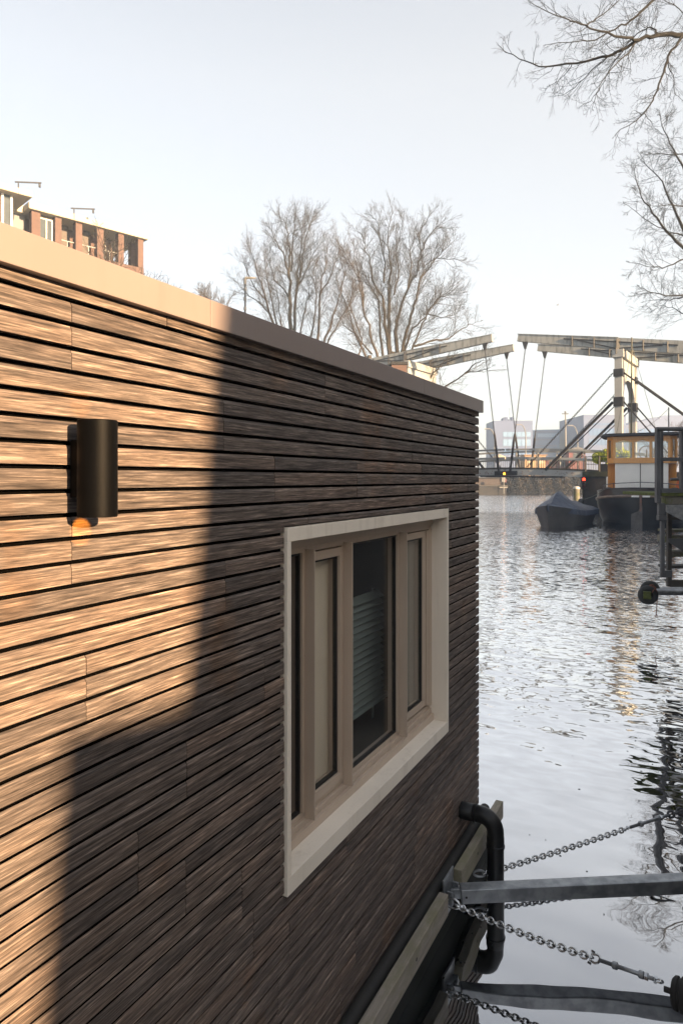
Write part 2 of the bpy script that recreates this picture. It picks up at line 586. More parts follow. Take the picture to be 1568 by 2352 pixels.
M['tarp'] = pmat('navy_tarpaulin', (0.055, 0.075, 0.115), (0.035, 0.045, 0.075), rough=0.42, scale=2.2, bump=0.10, bscale=3.2)
M['sloop_hull'] = pmat('dark_grey_sloop_hull', (0.055, 0.052, 0.05), (0.035, 0.034, 0.036), rough=0.5, scale=2)
M['bark'] = pmat('grey_brown_bark', (0.0477, 0.0382, 0.0258), (0.0253, 0.0207, 0.0151), rough=0.9, scale=3)
M['bark_far'] = pmat('pale_brown_twigs', (0.0674, 0.0505, 0.0365), (0.0393, 0.0309, 0.0214), rough=0.9, scale=1)
M['bark_dark'] = pmat('dark_twigs', (0.012, 0.012, 0.0125), (0.009, 0.009, 0.0095), rough=0.9, scale=3)
M['leaf'] = pmat('bright_green_leaves', (0.56, 0.58, 0.06), (0.26, 0.32, 0.04), rough=0.6, scale=4, lo=0.3, hi=0.7)
M['ivy'] = pmat('dry_brown_ivy', (0.055, 0.042, 0.03), (0.016, 0.015, 0.012), rough=0.9, scale=0.5, lo=0.38, hi=0.62)
M['brick_apt'] = brick('red_brown_brick', (0.1151, 0.0646, 0.0516), (0.0927, 0.0516, 0.0421), (0.1067, 0.0814, 0.0674), 0.9)
M['brick_dark'] = brick('dark_quay_brick', (0.055, 0.04, 0.036), (0.038, 0.028, 0.026), (0.10, 0.09, 0.08), 1.0)
M['cornice'] = pmat('pale_yellow_cornice', (0.3482, 0.3201, 0.2527), (0.3257, 0.2976, 0.2359), rough=0.6, scale=1)
M['white_frame'] = pmat('white_window_paint', (0.4212, 0.4212, 0.4100), rough=0.5)
M['apt_glass'] = pmat('apartment_glass', (0.0562, 0.0674, 0.0730), (0.0337, 0.0393, 0.0421), rough=0.08, scale=0.6)
M['soffit'] = pmat('brown_loggia_soffit', (0.1123, 0.0927, 0.0786), rough=0.8)
M['grey_render'] = pmat('grey_render', (0.1909, 0.1966, 0.2078), (0.1741, 0.1797, 0.1909), rough=0.8)
M['office'] = pmat('haze_tinted_office_cladding', (0.075, 0.105, 0.2), (0.068, 0.095, 0.185), rough=0.7, scale=0.1)  # extra blue in the colour stands in for distance haze
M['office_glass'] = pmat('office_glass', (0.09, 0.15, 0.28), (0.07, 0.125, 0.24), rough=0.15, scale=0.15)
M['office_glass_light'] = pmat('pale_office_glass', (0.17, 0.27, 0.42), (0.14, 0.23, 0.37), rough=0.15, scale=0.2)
M['lamp_white'] = pmat('white_lamp_post', (0.1853, 0.1820, 0.1752), rough=0.5)
M['tan'] = pmat('tan_hut_boards', (0.3089, 0.2022, 0.1123), (0.2696, 0.1741, 0.0955), rough=0.7, scale=1.5)
M['red_hut'] = pmat('dark_red_boards', (0.1123, 0.0309, 0.0309), (0.0786, 0.0253, 0.0253), rough=0.7, scale=1.5)
M['canvas'] = pmat('cream_canvas', (0.4044, 0.3482, 0.2583), rough=0.8)
M['red'] = emit('red_signal_lens', (1.0, 0.04, 0.015), 1.6)
M['lens_off'] = pmat('dark_signal_lens', (0.05, 0.012, 0.012), rough=0.2)
M['orange'] = emit('orange_marker_lens', (1.0, 0.32, 0.02), 3.0)
M['ground'] = pmat('street_ground', (0.10, 0.095, 0.088), (0.07, 0.066, 0.06), rough=0.9, scale=0.8)
M['grass'] = pmat('bank_grass', (0.07, 0.08, 0.03), (0.05, 0.05, 0.025), rough=0.95, scale=1.0)
M['shade_block_wall'] = pmat('pale_bounce_render', (0.46, 0.44, 0.40), (0.40, 0.38, 0.345), rough=0.8, scale=2, stretch=(1, 1, 6))  # pale so the added building bounces light back onto the houseboat wall
M['orange_buoy'] = pmat('orange_lifebuoy', (0.75, 0.16, 0.03), rough=0.6)
M['cloud_white'] = pmat('white_cap_paint', (0.4493, 0.4437, 0.4268), rough=0.5)
M['gull'] = pmat('grey_gull_feathers', (0.25, 0.25, 0.26), rough=0.8)

# ---------------------------------------------------------------- setting
props(MB().face([(-330, -330, -0.06), (330, -330, -0.06), (330, 330, -0.06), (-330, 330, -0.06)]).build('water', M['water'] if 'water' in M else water_mat()), kind='structure')
# quay the photographer stands on: starts just right of the camera, never in frame
props(MB().box(0.28, 60, -60, 120, -0.6, 0.72).build('quay', M['ground']), kind='structure')
# left bank behind the houseboat, bank under the apartment block and trees
lb = [cam(-120, 30, 0), cam(-6, 36, 0), cam(3.4, 52, 0), cam(8.2, 75, 0), cam(9.5, 112, 0), cam(-120, 160, 0)]
props(MB().prism([p + Vector((0, 0, -0.6)) for p in lb], (0, 0, 2.0)).build('left_bank', M['grass']), kind='structure')
# right bank beyond the bridge end
# far bank
fb = [cam(-130, 106, -0.6), cam(110, 106, -0.6), cam(110, 290, -0.6), cam(-130, 290, -0.6)]
props(MB().prism(fb, (0, 0, 3.1)).build('far_bank', M['ground']), kind='structure')

rng = random.Random(77)
fb_ = MB()
for i in range(110):
    x, y = rng.uniform(-1.0, 0.6), rng.uniform(3.4, 9.0)
    if rng.random() < 0.45:
        x, y = rng.uniform(-1.10, -0.98), rng.uniform(2.0, 4.2)
    a_, r_ = rng.uniform(0, 6.28), rng.uniform(0.003, 0.010)
    u_, v_ = Vector((math.cos(a_), math.sin(a_), 0)) * r_, Vector((-math.sin(a_), math.cos(a_), 0)) * r_ * rng.uniform(0.3, 0.8)
    c_ = Vector((x, y, -0.0585))
    fb_.prism([c_ - u_, c_ - v_ * 0.8 + u_ * 0.2, c_ + u_, c_ + v_ + u_ * 0.1], (0, 0, 0.0015))
props(fb_.build('floating_debris', M['membrane'], loc=(-0.5, 5, 0)), 'scattered dark leaf bits floating on the calm water near the hull', 'debris', kind='stuff')

# ---------------------------------------------------------------- houseboat
WX = -1.2
Y0, Y1 = -1.6, 4.216
hb = thing('houseboat', 'low flat roofed houseboat clad in brown horizontal timber slats with a beige window', 'houseboat', (-3.2, 1.5, 0))
PIT, G0 = 0.0518, 2.678
wy0, wy1, wz0, wz1 = 1.921, 3.590, 0.907, 2.128     # window opening in the cladding
rng = random.Random(11)
clad = MB()


def slat(y0, y1, z0, z1, tone, off=0.0):
    h = z1 - z0
    top = min(0.0090, h * 0.3)
    x = WX + off
    prof = [(x, z0), (x, z1 - top), (x - 0.0046, z1), (x - 0.0058, z1 - top * 1.2), (x - 0.017, z1 - top * 1.3), (x - 0.017, z0 - 0.001)]
    b = len(clad.v)
    for y in (y0, y1):
        for (px, pz) in prof:
            clad.v.append((px, y, pz))
    n = len(prof)
    for i in range(n):
        j = (i + 1) % n
        clad.f.append((b + i, b + j, b + n + j, b + n + i))
        clad.a.append(tone)
    clad.f.append(tuple(range(b, b + n)))
    clad.f.append(tuple(range(b + n, b + 2 * n))[::-1])
    clad.a += [tone, tone]


fixed = {0: 1.05, 1: 1.59, 2: 1.86, 3: 1.05, 4: 1.60, 5: 1.09, 6: 1.80, 7: 1.43, 8: 1.25, 9: 0.62, 10: 1.68, 11: 1.12, 12: 1.95}
joints = {}
for g in range(-1, 18):
    js = []
    t = fixed.get(g, rng.uniform(0.9, 1.9))
    js.append(t)
    a = t
    while a < Y1:
        a += rng.uniform(0.55, 1.5)
        js.append(a)
    a = t
    while a > Y0:
        a -= rng.uniform(0.7, 1.4)
        js.append(a)
    joints[g] = sorted(j for j in js if Y0 + 0.1 < j < Y1 - 0.08)
for k in range(-1, 49):
    gz = G0 - PIT * k                       # centre of the groove under slat k
    zb, zt = gz + 0.0054, gz + PIT - 0.0045
    if k == -1:
        continue
    if k == 0:
        zt = 2.722
    if zb < 0.165:
        break
    g = (k - 1) // 3
    cuts = [Y0] + joints[g] + [Y1]
    for i in range(len(cuts) - 1):
        tone = rng.random()
        a, bq = cuts[i] + (0.0011 if i else 0), cuts[i + 1] - (0.0011 if i < len(cuts) - 2 else 0)
        off = rng.uniform(-0.0008, 0.0008)
        if zt > wz0 - 0.004 and zb < wz1 + 0.012:
            zz0, zz1 = zb, zt
            if zb < wz0 - 0.010 or zt > wz1 + 0.013:      # slat cut along its length by the window edge
                if zb < wz0:
                    mid = (zb, min(zt, wz0 - 0.004))
                else:
                    mid = (max(zb, wz1 + 0.005), zt)
                if a < wy0:
                    slat(a, min(bq, wy0 - 0.006), zb, zt, tone, off)
                if bq > wy1:
                    slat(max(a, wy1 + 0.006), bq, zb, zt, tone, off)
                if bq > wy0 and a < wy1 and mid[1] - mid[0] > 0.006:
                    slat(max(a, wy0 - 0.006), min(bq, wy1 + 0.006), mid[0], mid[1], tone, off)
                continue
            if a < wy0 - 0.006:
                slat(a, min(bq, wy0 - 0.006), zb, zt, tone, off)
            if bq > wy1 + 0.006:
                slat(max(a, wy1 + 0.006), bq, zb, zt, tone, off)
        else:
            slat(a, bq, zb, zt, tone, off)
# slats round the corner on the end wall
for k in range(0, 49):
    gz = G0 - PIT * k
    zb, zt = gz + 0.0055, gz + PIT - 0.0045
    if zb < 0.165:
        break
    clad.box(-5.2, WX - 0.018, Y1 - 0.016, Y1 - 0.001, zb, zt)
    clad.a += [rng.random()] * 6
clad.build('cladding', M['wood'], hb)
core = MB()
xb, xf = -1.30, WX - 0.0175
core.box(xb, xf, Y0, wy0 + 0.004, 0.10, 2.70)
core.box(xb, xf, wy1 - 0.004, Y1 - 0.0165, 0.10, 2.70)
core.box(xb, xf, wy0 + 0.0045, wy1 - 0.0045, 0.10, wz0 + 0.004)
core.box(xb, xf, wy0 + 0.0045, wy1 - 0.0045, wz1 - 0.004, 2.70)
core.box(-5.2, xb - 0.001, Y1 - 0.12, Y1 - 0.0165, 0.10, 2.70)
core.build('wall', M['membrane'], hb)
rm = MB()
rm.box(-5.2, -5.1, Y0, Y1 - 0.13, 0.10, 2.70)
rm.box(-5.09, -1.305, Y0, Y0 + 0.1, 0.12, 2.68)
rm.box(-5.09, -1.305, Y0 + 0.11, Y1 - 0.13, 0.30, 0.40)
rm.box(-2.8, -2.72, 1.2, 4.05, 0.41, 2.66)
rm.build('interior', M['room'], hb)
MB().box(-5.2, WX - 0.02, Y0, Y1 - 0.005, 2.705, 2.765).build('roof', M['membrane'], hb)
FX = WX + 0.022
s1, s2 = wallp(484, 750, FX).y, wallp(974.5, 900, FX).y
for (a, bq) in ((Y0, s1 - 0.001), (s1 + 0.001, s2 - 0.001), (s2 + 0.001, Y1 + 0.026)):
    f = MB().box(FX - 0.003, FX, a, bq, 2.708, 2.783)
    f.box(FX - 0.12, FX - 0.0035, a, bq, 2.780, 2.783)
    f.box(FX - 0.022, FX - 0.0035, a, bq, 2.708, 2.711)
    f.build('fascia_panel', M['fascia'], hb, bevel=0.0012)
MB().box(-5.22, FX - 0.003, Y1 + 0.022, Y1 + 0.026, 2.708, 2.782).build('fascia_panel', M['fascia'], hb)
# hull and its fenders
hull = MB().box(-5.2, -1.135, Y0, 4.30, -0.6, 0.10)
hull.build('hull', M['hull_black'], hb)
tp = [(-1.170, y, 0.205 + 0.004 * math.sin(y * 3.1)) for y in [Y0 + 0.15 * i for i in range(int((4.27 - Y0) / 0.15) + 1)]]
MB().tube(tp, 0.031, 12).build('rubber_fender', M['rubber'], hb, smooth=True)
for (a, bq) in ((Y0, 3.235), (3.46, 4.33)):
    MB().box(-1.122, -1.074, a, bq, 0.135, 0.240).build('fender_timber', M['rail_timber'], hb, bevel=0.004)
# spots where coach bolts sit in the timber
for yy in (1.9, 2.35, 2.8, 3.75):
    MB().lathe((-1.0745, yy, 0.19), [(0.008, 0.0), (0.008, 0.0015), (0.0001, 0.0018)], 10, (1, 0, 0)).build('bolt_head', M['steel_black'], hb)

# ---------------------------------------------------------------- window
win = thing('x', 'x', 'x', (0, 0, 0))
bpy.data.objects.remove(win)
sur = MB()
xo, xi = WX + 0.010, -1.315
sur.box(xi, xo, wy0, wy1, wz0, wz0 + 0.060)
sur.box(xi, xo, wy0, wy1, wz1 - 0.047, wz1)
sur.box(xi, xo, wy0, wy0 + 0.024, wz0 + 0.0602, wz1 - 0.0472)
sur.box(xi, xo, wy1 - 0.024, wy1, wz0 + 0.0602, wz1 - 0.0472)
window = sur.build('window', M['surround'], hb, bevel=0.0015)
iy0, iy1, iz0, iz1 = wy0 + 0.024, wy1 - 0.024, wz0 + 0.060, wz1 - 0.047
fr = MB()
fx = -1.285
# bottom rail in three steps, head, stiles
fr.box(-1.34, fx + 0.018, iy0, iy1, iz0 + 0.0005, iz0 + 0.036)
fr.box(-1.34, fx + 0.004, iy0, iy1, iz0 + 0.0365, iz0 + 0.062)
fr.box(-1.34, fx - 0.008, iy0, iy1, iz0 + 0.0625, iz0 + 0.082)
fr.box(-1.34, fx + 0.012, iy0, iy1, iz1 - 0.040, iz1 - 0.0005)
fr.box(-1.34, fx, iy0, iy1, iz1 - 0.064, iz1 - 0.0405)
fr.box(-1.34, fx + 0.006, iy1 - 0.045, iy1 - 0.0005, iz0 + 0.0825, iz1 - 0.0645)
fr.box(-1.34, fx + 0.006, iy0 + 0.0005, iy0 + 0.045, iz0 + 0.0825, iz1 - 0.0645)
fr.build('frame', M['frame'], window, bevel=0.0012)
mull = [2.198, 2.512, 3.112]
for my in mull:
    mm = MB()
    mm.box(-1.338, fx, my - 0.018, my + 0.028, iz0 + 0.083, iz1 - 0.065)
    mm.box(fx + 0.0004, fx + 0.042, my - 0.003, my + 0.003, iz0 + 0.060, iz1 - 0.052)
    mm.build('mullion', M['frame'], window, bevel=0.0008)
edges = [iy0 + 0.045] + mull + [iy1 - 0.045]
gz0, gz1 = iz0 + 0.083, iz1 - 0.065
for i in range(4):
    a = edges[i] + (0.0285 if i else 0)
    bq = edges[i + 1] - (0.0185 if i < 3 else 0)
    ga, gb, g0, g1 = a, bq, gz0, gz1
    if i in (1, 3):                                    # opening sashes
        sw = 0.034
        sr = 0.014 if i == 1 else 0.066
        sx = fx + (0.002 if i == 1 else -0.004)
        s = MB()
        lift = 0.014 if i == 3 else 0.004
        s.box(-1.336, sx, a + 0.004, bq - 0.004, gz0 + lift, gz0 + lift + sw)
        s.box(-1.336, sx, a + 0.004, bq - 0.004, gz1 - 0.005 - sw, gz1 - 0.005)
        s.box(-1.336, sx, a + 0.004, a + 0.004 + sw, gz0 + lift + sw + 0.0005, gz1 - 0.0055 - sw)
        s.box(-1.336, sx, bq - 0.004 - sr, bq - 0.004, gz0 + lift + sw + 0.0005, gz1 - 0.0055 - sw)
        if i == 3:
            s.box(-1.30, sx + 0.009, bq - 0.030, bq - 0.006, gz0 + lift, gz1 - 0.006)
        s.build('sash', M['frame'], window, bevel=0.001)
        ga, gb, g0, g1 = a + 0.004 + sw, bq - 0.004 - sr, gz0 + lift + sw + 0.0005, gz1 - 0.0055 - sw
    gk = MB()
    t = 0.009
    gk.box(-1.312, fx - 0.010, ga + 0.0002, gb - 0.0002, g0 + 0.0002, g0 + t)
    gk.box(-1.312, fx - 0.010, ga + 0.0002, gb - 0.0002, g1 - t, g1 - 0.0002)
    gk.box(-1.312, fx - 0.010, ga + 0.0002, ga + t, g0 + t, g1 - t)
    gk.box(-1.312, fx - 0.010, gb - t, gb - 0.0002, g0 + t, g1 - t)
    gk.build('gasket', M['gasket'], window)
    MB().box(-1.305, -1.300, ga + 0.004, gb - 0.004, g0 + 0.004, g1 - 0.004).build('pane', M['glass'], window)

rb = MB().box(-1.341, -1.339, 2.235, 2.585, 1.045, 2.06)
rb.tube([(-1.362, 2.235, 2.085), (-1.362, 2.585, 2.085)], 0.015, 10)
props(rb.build('pane_sheet', M['blind'], loc=(-1.37, 2.37, 1.02)), 'beige sheet added behind the narrow second pane in place of its pale reflection', 'blind', 'blinds behind the houseboat window')  # sheet added to give this pane the beige it would reflect
rb = MB().box(-1.341, -1.339, 3.15, 3.56, 1.045, 2.06)
rb.tube([(-1.362, 3.15, 2.085), (-1.362, 3.56, 2.085)], 0.015, 10)
props(rb.build('pane_sheet', M['blind_grey'], loc=(-1.37, 3.33, 1.02)), 'dim grey roller blind behind the rightmost pane of the houseboat window', 'blind', 'blinds behind the houseboat window')
lv = thing('louvred_screen', 'pale green slatted louvre screen behind the large middle window pane', 'louvre screen', (-1.47, 3.0, 1.15))
lm = MB()
for i in range(16):
    z = 1.175 + i * 0.0335
    lm.prism([Vector((-1.440, 2.62, z)), Vector((-1.438, 2.62, z + 0.004)), Vector((-1.476, 2.62, z + 0.033)), Vector((-1.478, 2.62, z + 0.029))], (0, 0.655, 0))
lm.build('slats', M['louvre'], lv)
MB().box(-1.485, -1.425, 2.60, 3.32, 1.150, 1.168).build('bottom_rail', M['louvre'], lv)
for yy in (2.65, 3.22):
    MB().box(-1.483, -1.479, yy, yy + 0.02, 1.047, 1.72).build('bracket', M['louvre'], lv)
MB().box(-1.60, -1.345, 1.95, 3.56, 1.015, 1.045).build('inner_sill', M['room'], window)

# ---------------------------------------------------------------- wall lamp
LY, LX = 1.066, WX + 0.060
lz0, lz1 = 2.2085, 2.4165
lamp = thing('wall_lamp', 'black cylindrical up and down wall lamp on the sunlit timber slats', 'wall lamp', (WX, LY, 2.31))
MB().lathe((LX, LY, 0), [(0.039, lz0 + 0.012), (0.039, lz0 + 0.0005), (0.0405, lz0), (0.0418, lz0 + 0.0012), (0.0418, lz1 - 0.0012),
                         (0.0405, lz1), (0.039, lz1 - 0.0005), (0.039, lz1 - 0.012)], 48).build('housing', M['lamp'], lamp, smooth=True)
MB().box(WX + 0.001, LX - 0.03, LY - 0.022, LY + 0.022, 2.25, 2.375).build('bracket', M['lamp'], lamp, bevel=0.002)
for z in (lz0 + 0.013, lz1 - 0.015):
    MB().lathe((LX, LY, z), [(0.0001, 0), (0.0385, 0.0), (0.0385, 0.002), (0.0001, 0.002)], 32).build('lens', M['amber'], lamp)

for nm, z, aim, en in (('amber_patch_spot', lz0 - 0.003, (-0.080, 0.008, -0.030), 0.5), ('amber_patch_spot', lz1 + 0.003, (-0.080, 0.008, 0.034), 0.12)):  # added spots outside the housing, for amber patches of sun through the lenses
    ld = bpy.data.lights.new(nm, 'SPOT')
    ld.energy = en
    ld.color = (1.0, 0.36, 0.04)
    ld.spot_size = R3(40)
    ld.spot_blend = 0.35
    ld.shadow_soft_size = 0.004
    lo_ = bpy.data.objects.new(nm, ld)
    lo_.location = (LX + 0.02 - WX, 0.0, z - 2.31)
    lo_.rotation_euler = Vector(aim).to_track_quat('-Z', 'Y').to_euler()
    lo_.parent = lamp
    C.objects.link(lo_)

# ---------------------------------------------------------------- drain pipe
dp = thing('drain_pipe', 'black plastic drain pipe bending from the houseboat wall down into the water', 'pipe', (-1.0, 3.85, 0))
pr = 0.0475
pz = EYE - 1.927
pts = [(WX - 0.03, 3.85, pz), (-1.09, 3.85, pz)]
for i in range(9):
    a = math.pi / 2 * i / 8
    pts.append((-1.085 + 0.085 * math.sin(a), 3.85, pz - 0.085 + 0.085 * math.cos(a)))
pts += [(-1.0, 3.85, 0.2), (-1.0, 3.85, -0.55)]
MB().tube(pts, pr, 28).build('pipe', M['pvc'], dp, smooth=True)
MB().lathe((-1.117, 3.85, pz), [(pr, -0.006), (pr + 0.004, -0.005), (pr + 0.004, 0.007), (pr, 0.008)], 28, (1, 0, 0)).build('collar', M['pvc'], dp, smooth=True)
MB().lathe((WX - 0.002, 3.85, pz), [(pr + 0.001, 0), (pr + 0.002, 0.07), (pr + 0.0005, 0.072)], 28, (1, 0, 0)).build('sleeve', M['pvc'], dp, smooth=True)
MB().lathe((-1.0, 3.85, 0.205), [(pr, -0.01), (pr + 0.005, -0.008), (pr + 0.005, 0.006), (pr + 0.0015, 0.008), (pr + 0.0015, 0.05), (pr, 0.052)], 28).build('collar', M['pvc'], dp, smooth=True)


# ---------------------------------------------------------------- mooring gear
def stadium(L, W, n=5):
    """centre line of a chain link in its own plane"""
    pts = []
    s = (L - W) / 2
    for i in range(n + 1):
        a = -math.pi / 2 + math.pi * i / n
        pts.append((s + W / 2 * math.cos(a), W / 2 * math.sin(a)))
    for i in range(n + 1):
        a = math.pi / 2 + math.pi * i / n
        pts.append((-s + W / 2 * math.cos(a), W / 2 * math.sin(a)))
    return pts


def chain_links(mb, path, pitch, wire, width, sides=6, n=4, roll=0.6):
    """links laid along a polyline; path is a function 0..1 -> Vector"""
    S = 200
    P = [path(i / S) for i in range(S + 1)]
    acc = [0.0]
    for i in range(S):
        acc.append(acc[-1] + (P[i + 1] - P[i]).length)
    T = acc[-1]
    cnt = max(2, int(round(T / pitch)))
    pt = T / cnt
    outer = pt + 2 * wire * 0.92
    st = stadium(outer - wire, width - wire, n)

    def at(d):
        d = max(0.0, min(T - 1e-6, d))
        lo = 0
        while acc[lo + 1] < d:
            lo += 1
        f = (d - acc[lo]) / max(1e-9, acc[lo + 1] - acc[lo])
        return P[lo].lerp(P[lo + 1], f)
    for i in range(cnt):
        c = at((i + 0.5) * pt)
        d = (at((i + 0.5) * pt + pt * 0.4) - at((i + 0.5) * pt - pt * 0.4)).normalized()
        ref = Vector((0, 0, 1))
        if abs(d.z) > 0.9:
            ref = Vector((1, 0, 0))
        s = d.cross(ref).normalized()
        u = s.cross(d)
        ang = roll + (math.pi / 2 if i % 2 else 0)
        w = s * math.cos(ang) + u * math.sin(ang)
        mb.tube([c + d * a + w * bb for a, bb in st], wire / 2, sides, closed=True)
    return cnt


def sag(p0, p1, drop):
    p0, p1 = Vector(p0), Vector(p1)
    return lambda t: p0.lerp(p1, t) + Vector((0, 0, -drop * 4 * t * (1 - t)))


def shackle(p, d, size, par, bolt_dir=None):
    """D shackle round point p opening along -d"""
    d = Vector(d).normalized()
    ref = Vector((0, 0, 1))
    s = d.cross(ref).normalized()
    b = Vector(bolt_dir).normalized() if bolt_dir is not None else s
    pts = []
    for i in range(9):
        a = -math.pi / 2 + math.pi * i / 8
        pts.append(p + d * (size * 0.75 + size * 0.55 * math.cos(a)) + b * (size * 0.62 * math.sin(a)))
    pts = [p - b * size * 0.5] + pts + [p + b * size * 0.5]
    mb = MB().tube(pts, size * 0.19, 8)
    mb.tube([p - b * size * 0.95, p + b * size * 0.85], size * 0.17, 8)
    mb.lathe(p + b * size * 0.72, [(size * 0.33, 0), (size * 0.33, size * 0.3)], 6, b)
    mb.lathe(p - b * size * 0.72, [(size * 0.33, 0), (size * 0.33, size * 0.3)], 6, -b)
    mb.build('shackle', M['zinc'], par, smooth=True)


def turnbuckle(p0, p1, par, k=1.0):
    p0, p1 = Vector(p0), Vector(p1)
    d = (p1 - p0).normalized()
    L = (p1 - p0).length
    s = d.cross(Vector((0, 0, 1))).normalized()
    w = (s * 0.75 + s.cross(d) * 0.66).normalized()
    a, b = p0 + d * L * 0.30, p0 + d * L * 0.78
    body = MB()
    for sg in (-1, 1):
        body.tube([a + w * sg * 0.006 * k, a + d * 0.012 + w * sg * 0.0105 * k, b - d * 0.012 + w * sg * 0.0105 * k, b + w * sg * 0.006 * k],
                  [0.004 * k, 0.0055 * k, 0.0055 * k, 0.004 * k], 8)
    for q in (a, b):
        body.lathe(q - d * 0.012, [(0.009 * k, 0), (0.012 * k, 0.004), (0.012 * k, 0.02), (0.009 * k, 0.024)], 14, d)
    body.build('body', M['galv'], par, smooth=True)
    MB().tube([p0, a + d * 0.035], 0.0065 * k, 10).build('rod', M['steel_dark'], par, smooth=True)
    MB().tube([b - d * 0.035, p1], 0.0065 * k, 10).build('rod', M['galv'], par, smooth=True)
    MB().lathe(b + d * 0.014, [(0.0125 * k, 0), (0.0125 * k, 0.012)], 6, d).build('nut', M['zinc'], par)


# bracket plate on the hull with its ring pins
br = thing('mooring_bracket', 'galvanised bracket plate with welded pins between the two fender timbers', 'bracket', (-1.09, 3.35, 0.15))
MB().box(-1.118, -1.108, 3.27, 3.425, 0.075, 0.275).build('plate', M['galv'], br, bevel=0.002)
MB().tube([(-1.085, 3.29, 0.175), (-1.085, 3.42, 0.175)], 0.012, 12).build('pin', M['galv'], br, smooth=True)
for yy in (3.300, 3.395):
    MB().box(-1.107, -1.075, yy, yy + 0.012, 0.14, 0.21).build('lug', M['galv'], br, bevel=0.003)
# steel strut
q0, q1 = Vector((-1.050, 3.355, 0.185)), Vector((0.31, 3.99, 0.29))
sb = thing('mooring_strut', 'square galvanised steel strut reaching from the hull bracket across the water', 'strut', q0)
MB().beam(q0, q1, 0.072, 0.072).build('bar', M['galv'], sb, bevel=0.006, seg=3)
dd = (q1 - q0).normalized()
sd = dd.cross(Vector((0, 0, 1))).normalized()
MB().beam(q0 - dd * 0.050 + sd * 0.0, q0 + dd * 0.03, 0.014, 0.05).build('lug', M['galv'], sb, bevel=0.003)
MB().lathe(q0 + dd * 0.025 + sd * 0.0365, [(0.006, 0), (0.006, 0.001)], 10, sd).build('bolt_hole', M['gasket'], sb)

zsh = 0.01
cA0, cA1 = Vector((-1.055, 3.285, 0.165)), Vector((-0.40, 3.208, 0.160))
c2 = thing('mooring_chain', 'near shiny mooring chain with turnbuckle running from the bracket to lower right', 'chain', cA0, 'mooring chains of the houseboat')
lk = MB()
chain_links(lk, sag(cA0, cA1, 0.014), 0.0245, 0.0100, 0.036, 8, 5, 0.5)
lk.build('links', M['zinc'], c2, smooth=True)
# bigger ring at the bracket and end fittings
ring = MB()
ring.tube([cA0 + Vector((-0.012 + 0.034 * math.cos(a), 0.006 * math.sin(a), 0.002 + 0.020 * math.sin(a))) for a in [i * math.pi / 8 for i in range(16)]], 0.0058, 8, closed=True)
ring.build('ring', M['zinc'], c2, smooth=True)
shackle(cA0 + Vector((0.035, -0.004, -0.003)), (1, -0.1, -0.1), 0.018, c2, (0.2, -0.6, 0.8))
dA = Vector((1, -0.16, 0.06)).normalized()
shackle(cA1 + dA * -0.004, dA, 0.028, c2, (-0.25, -0.55, -0.75))
turnbuckle(cA1 + dA * 0.03, cA1 + dA * 0.255, c2, 1.3)
shackle(cA1 + dA * 0.262, dA, 0.022, c2, (0.1, -0.5, 0.8))
wh = thing('rubber_roller', 'black ribbed rubber fender roller at the end of the near chain', 'roller', cA1 + dA * 0.325)
wc = cA1 + dA * 0.325 + Vector((0.02, -0.01, -0.02))
MB().lathe(wc - dA * 0.02, [(0.02, 0), (0.05, 0.002), (0.062, 0.012), (0.064, 0.024), (0.057, 0.028), (0.057, 0.034), (0.066, 0.038), (0.068, 0.06), (0.060, 0.066),
                  (0.060, 0.074), (0.067, 0.078), (0.067, 0.10), (0.05, 0.115), (0.02, 0.12)], 36, dA).build('roller', M['rubber'], wh, smooth=True)
MB().tube([wc - dA * 0.05, wc + dA * 0.30], 0.012, 10).build('axle', M['steel_black'], wh, smooth=True)

cB0, cB1 = Vector((-1.06, 3.80, 0.050)), Vector((-0.37, 4.56, 0.125))
dB = (cB1 - cB0).normalized()
c1 = thing('mooring_chain', 'far mooring chain rising behind the drain pipe to a turnbuckle at the right edge', 'chain', cB0, 'mooring chains of the houseboat')
lk = MB()
chain_links(lk, sag(cB0, cB1, 0.006), 0.0265, 0.0105, 0.037, 8, 5, 0.5)
lk.build('links', M['zinc'], c1, smooth=True)
MB().tube([cB0 + Vector((-0.02 + 0.03 * math.cos(a), 0.012 * math.cos(a), 0.018 * math.sin(a))) for a in [i * math.pi / 8 for i in range(16)]], 0.007, 8, closed=True).build('ring', M['galv'], c1, smooth=True)
dB2 = Vector((0.70, 0.69, 0.11)).normalized()
shackle(cB1, dB2, 0.022, c1, (0.3, -0.5, 0.8))
turnbuckle(cB1 + dB2 * 0.03, cB1 + dB2 * 0.30, c1, 1.5)
lk = MB()
chain_links(lk, sag(cB1 + dB2 * 0.29, cB1 + dB2 * 0.65, 0.0), 0.036, 0.015, 0.05, 8, 5, 0.5)
lk.build('end_links', M['steel_dark'], c1, smooth=True)

# ---------------------------------------------------------------- gangway platform at the right edge
gw = thing('gangway_platform', 'grey steel gangway platform with railing, mossy deck edge and steps at the right edge', 'gangway', cam(4.6, 9.2, 0.0))
D = 9.2
P = lambda cx, cy, d=D: pix(1406.7 + cx * 0.2074, 947.3 + cy * 0.2074, d)     # sketch grid of this corner
rt = Vector((CT, ST, 0))                                                       # to the right
fw = Vector((-ST, CT, 0))                                                      # away


def gpost(cx0, cx1, cy0, cy1, d, th=0.06):
    a, b_ = P(cx0, cy1, d), P(cx1, cy0, d)
    w = (b_ - a).dot(rt)
    return a, w, b_.z - a.z, th


def gbox(mb, cx0, cx1, cy0, cy1, d, th=0.06):
    a, w, h, th = gpost(cx0, cx1, cy0, cy1, d, th)
    mb.obox(a, rt * w, fw * th, (0, 0, h))
    return mb


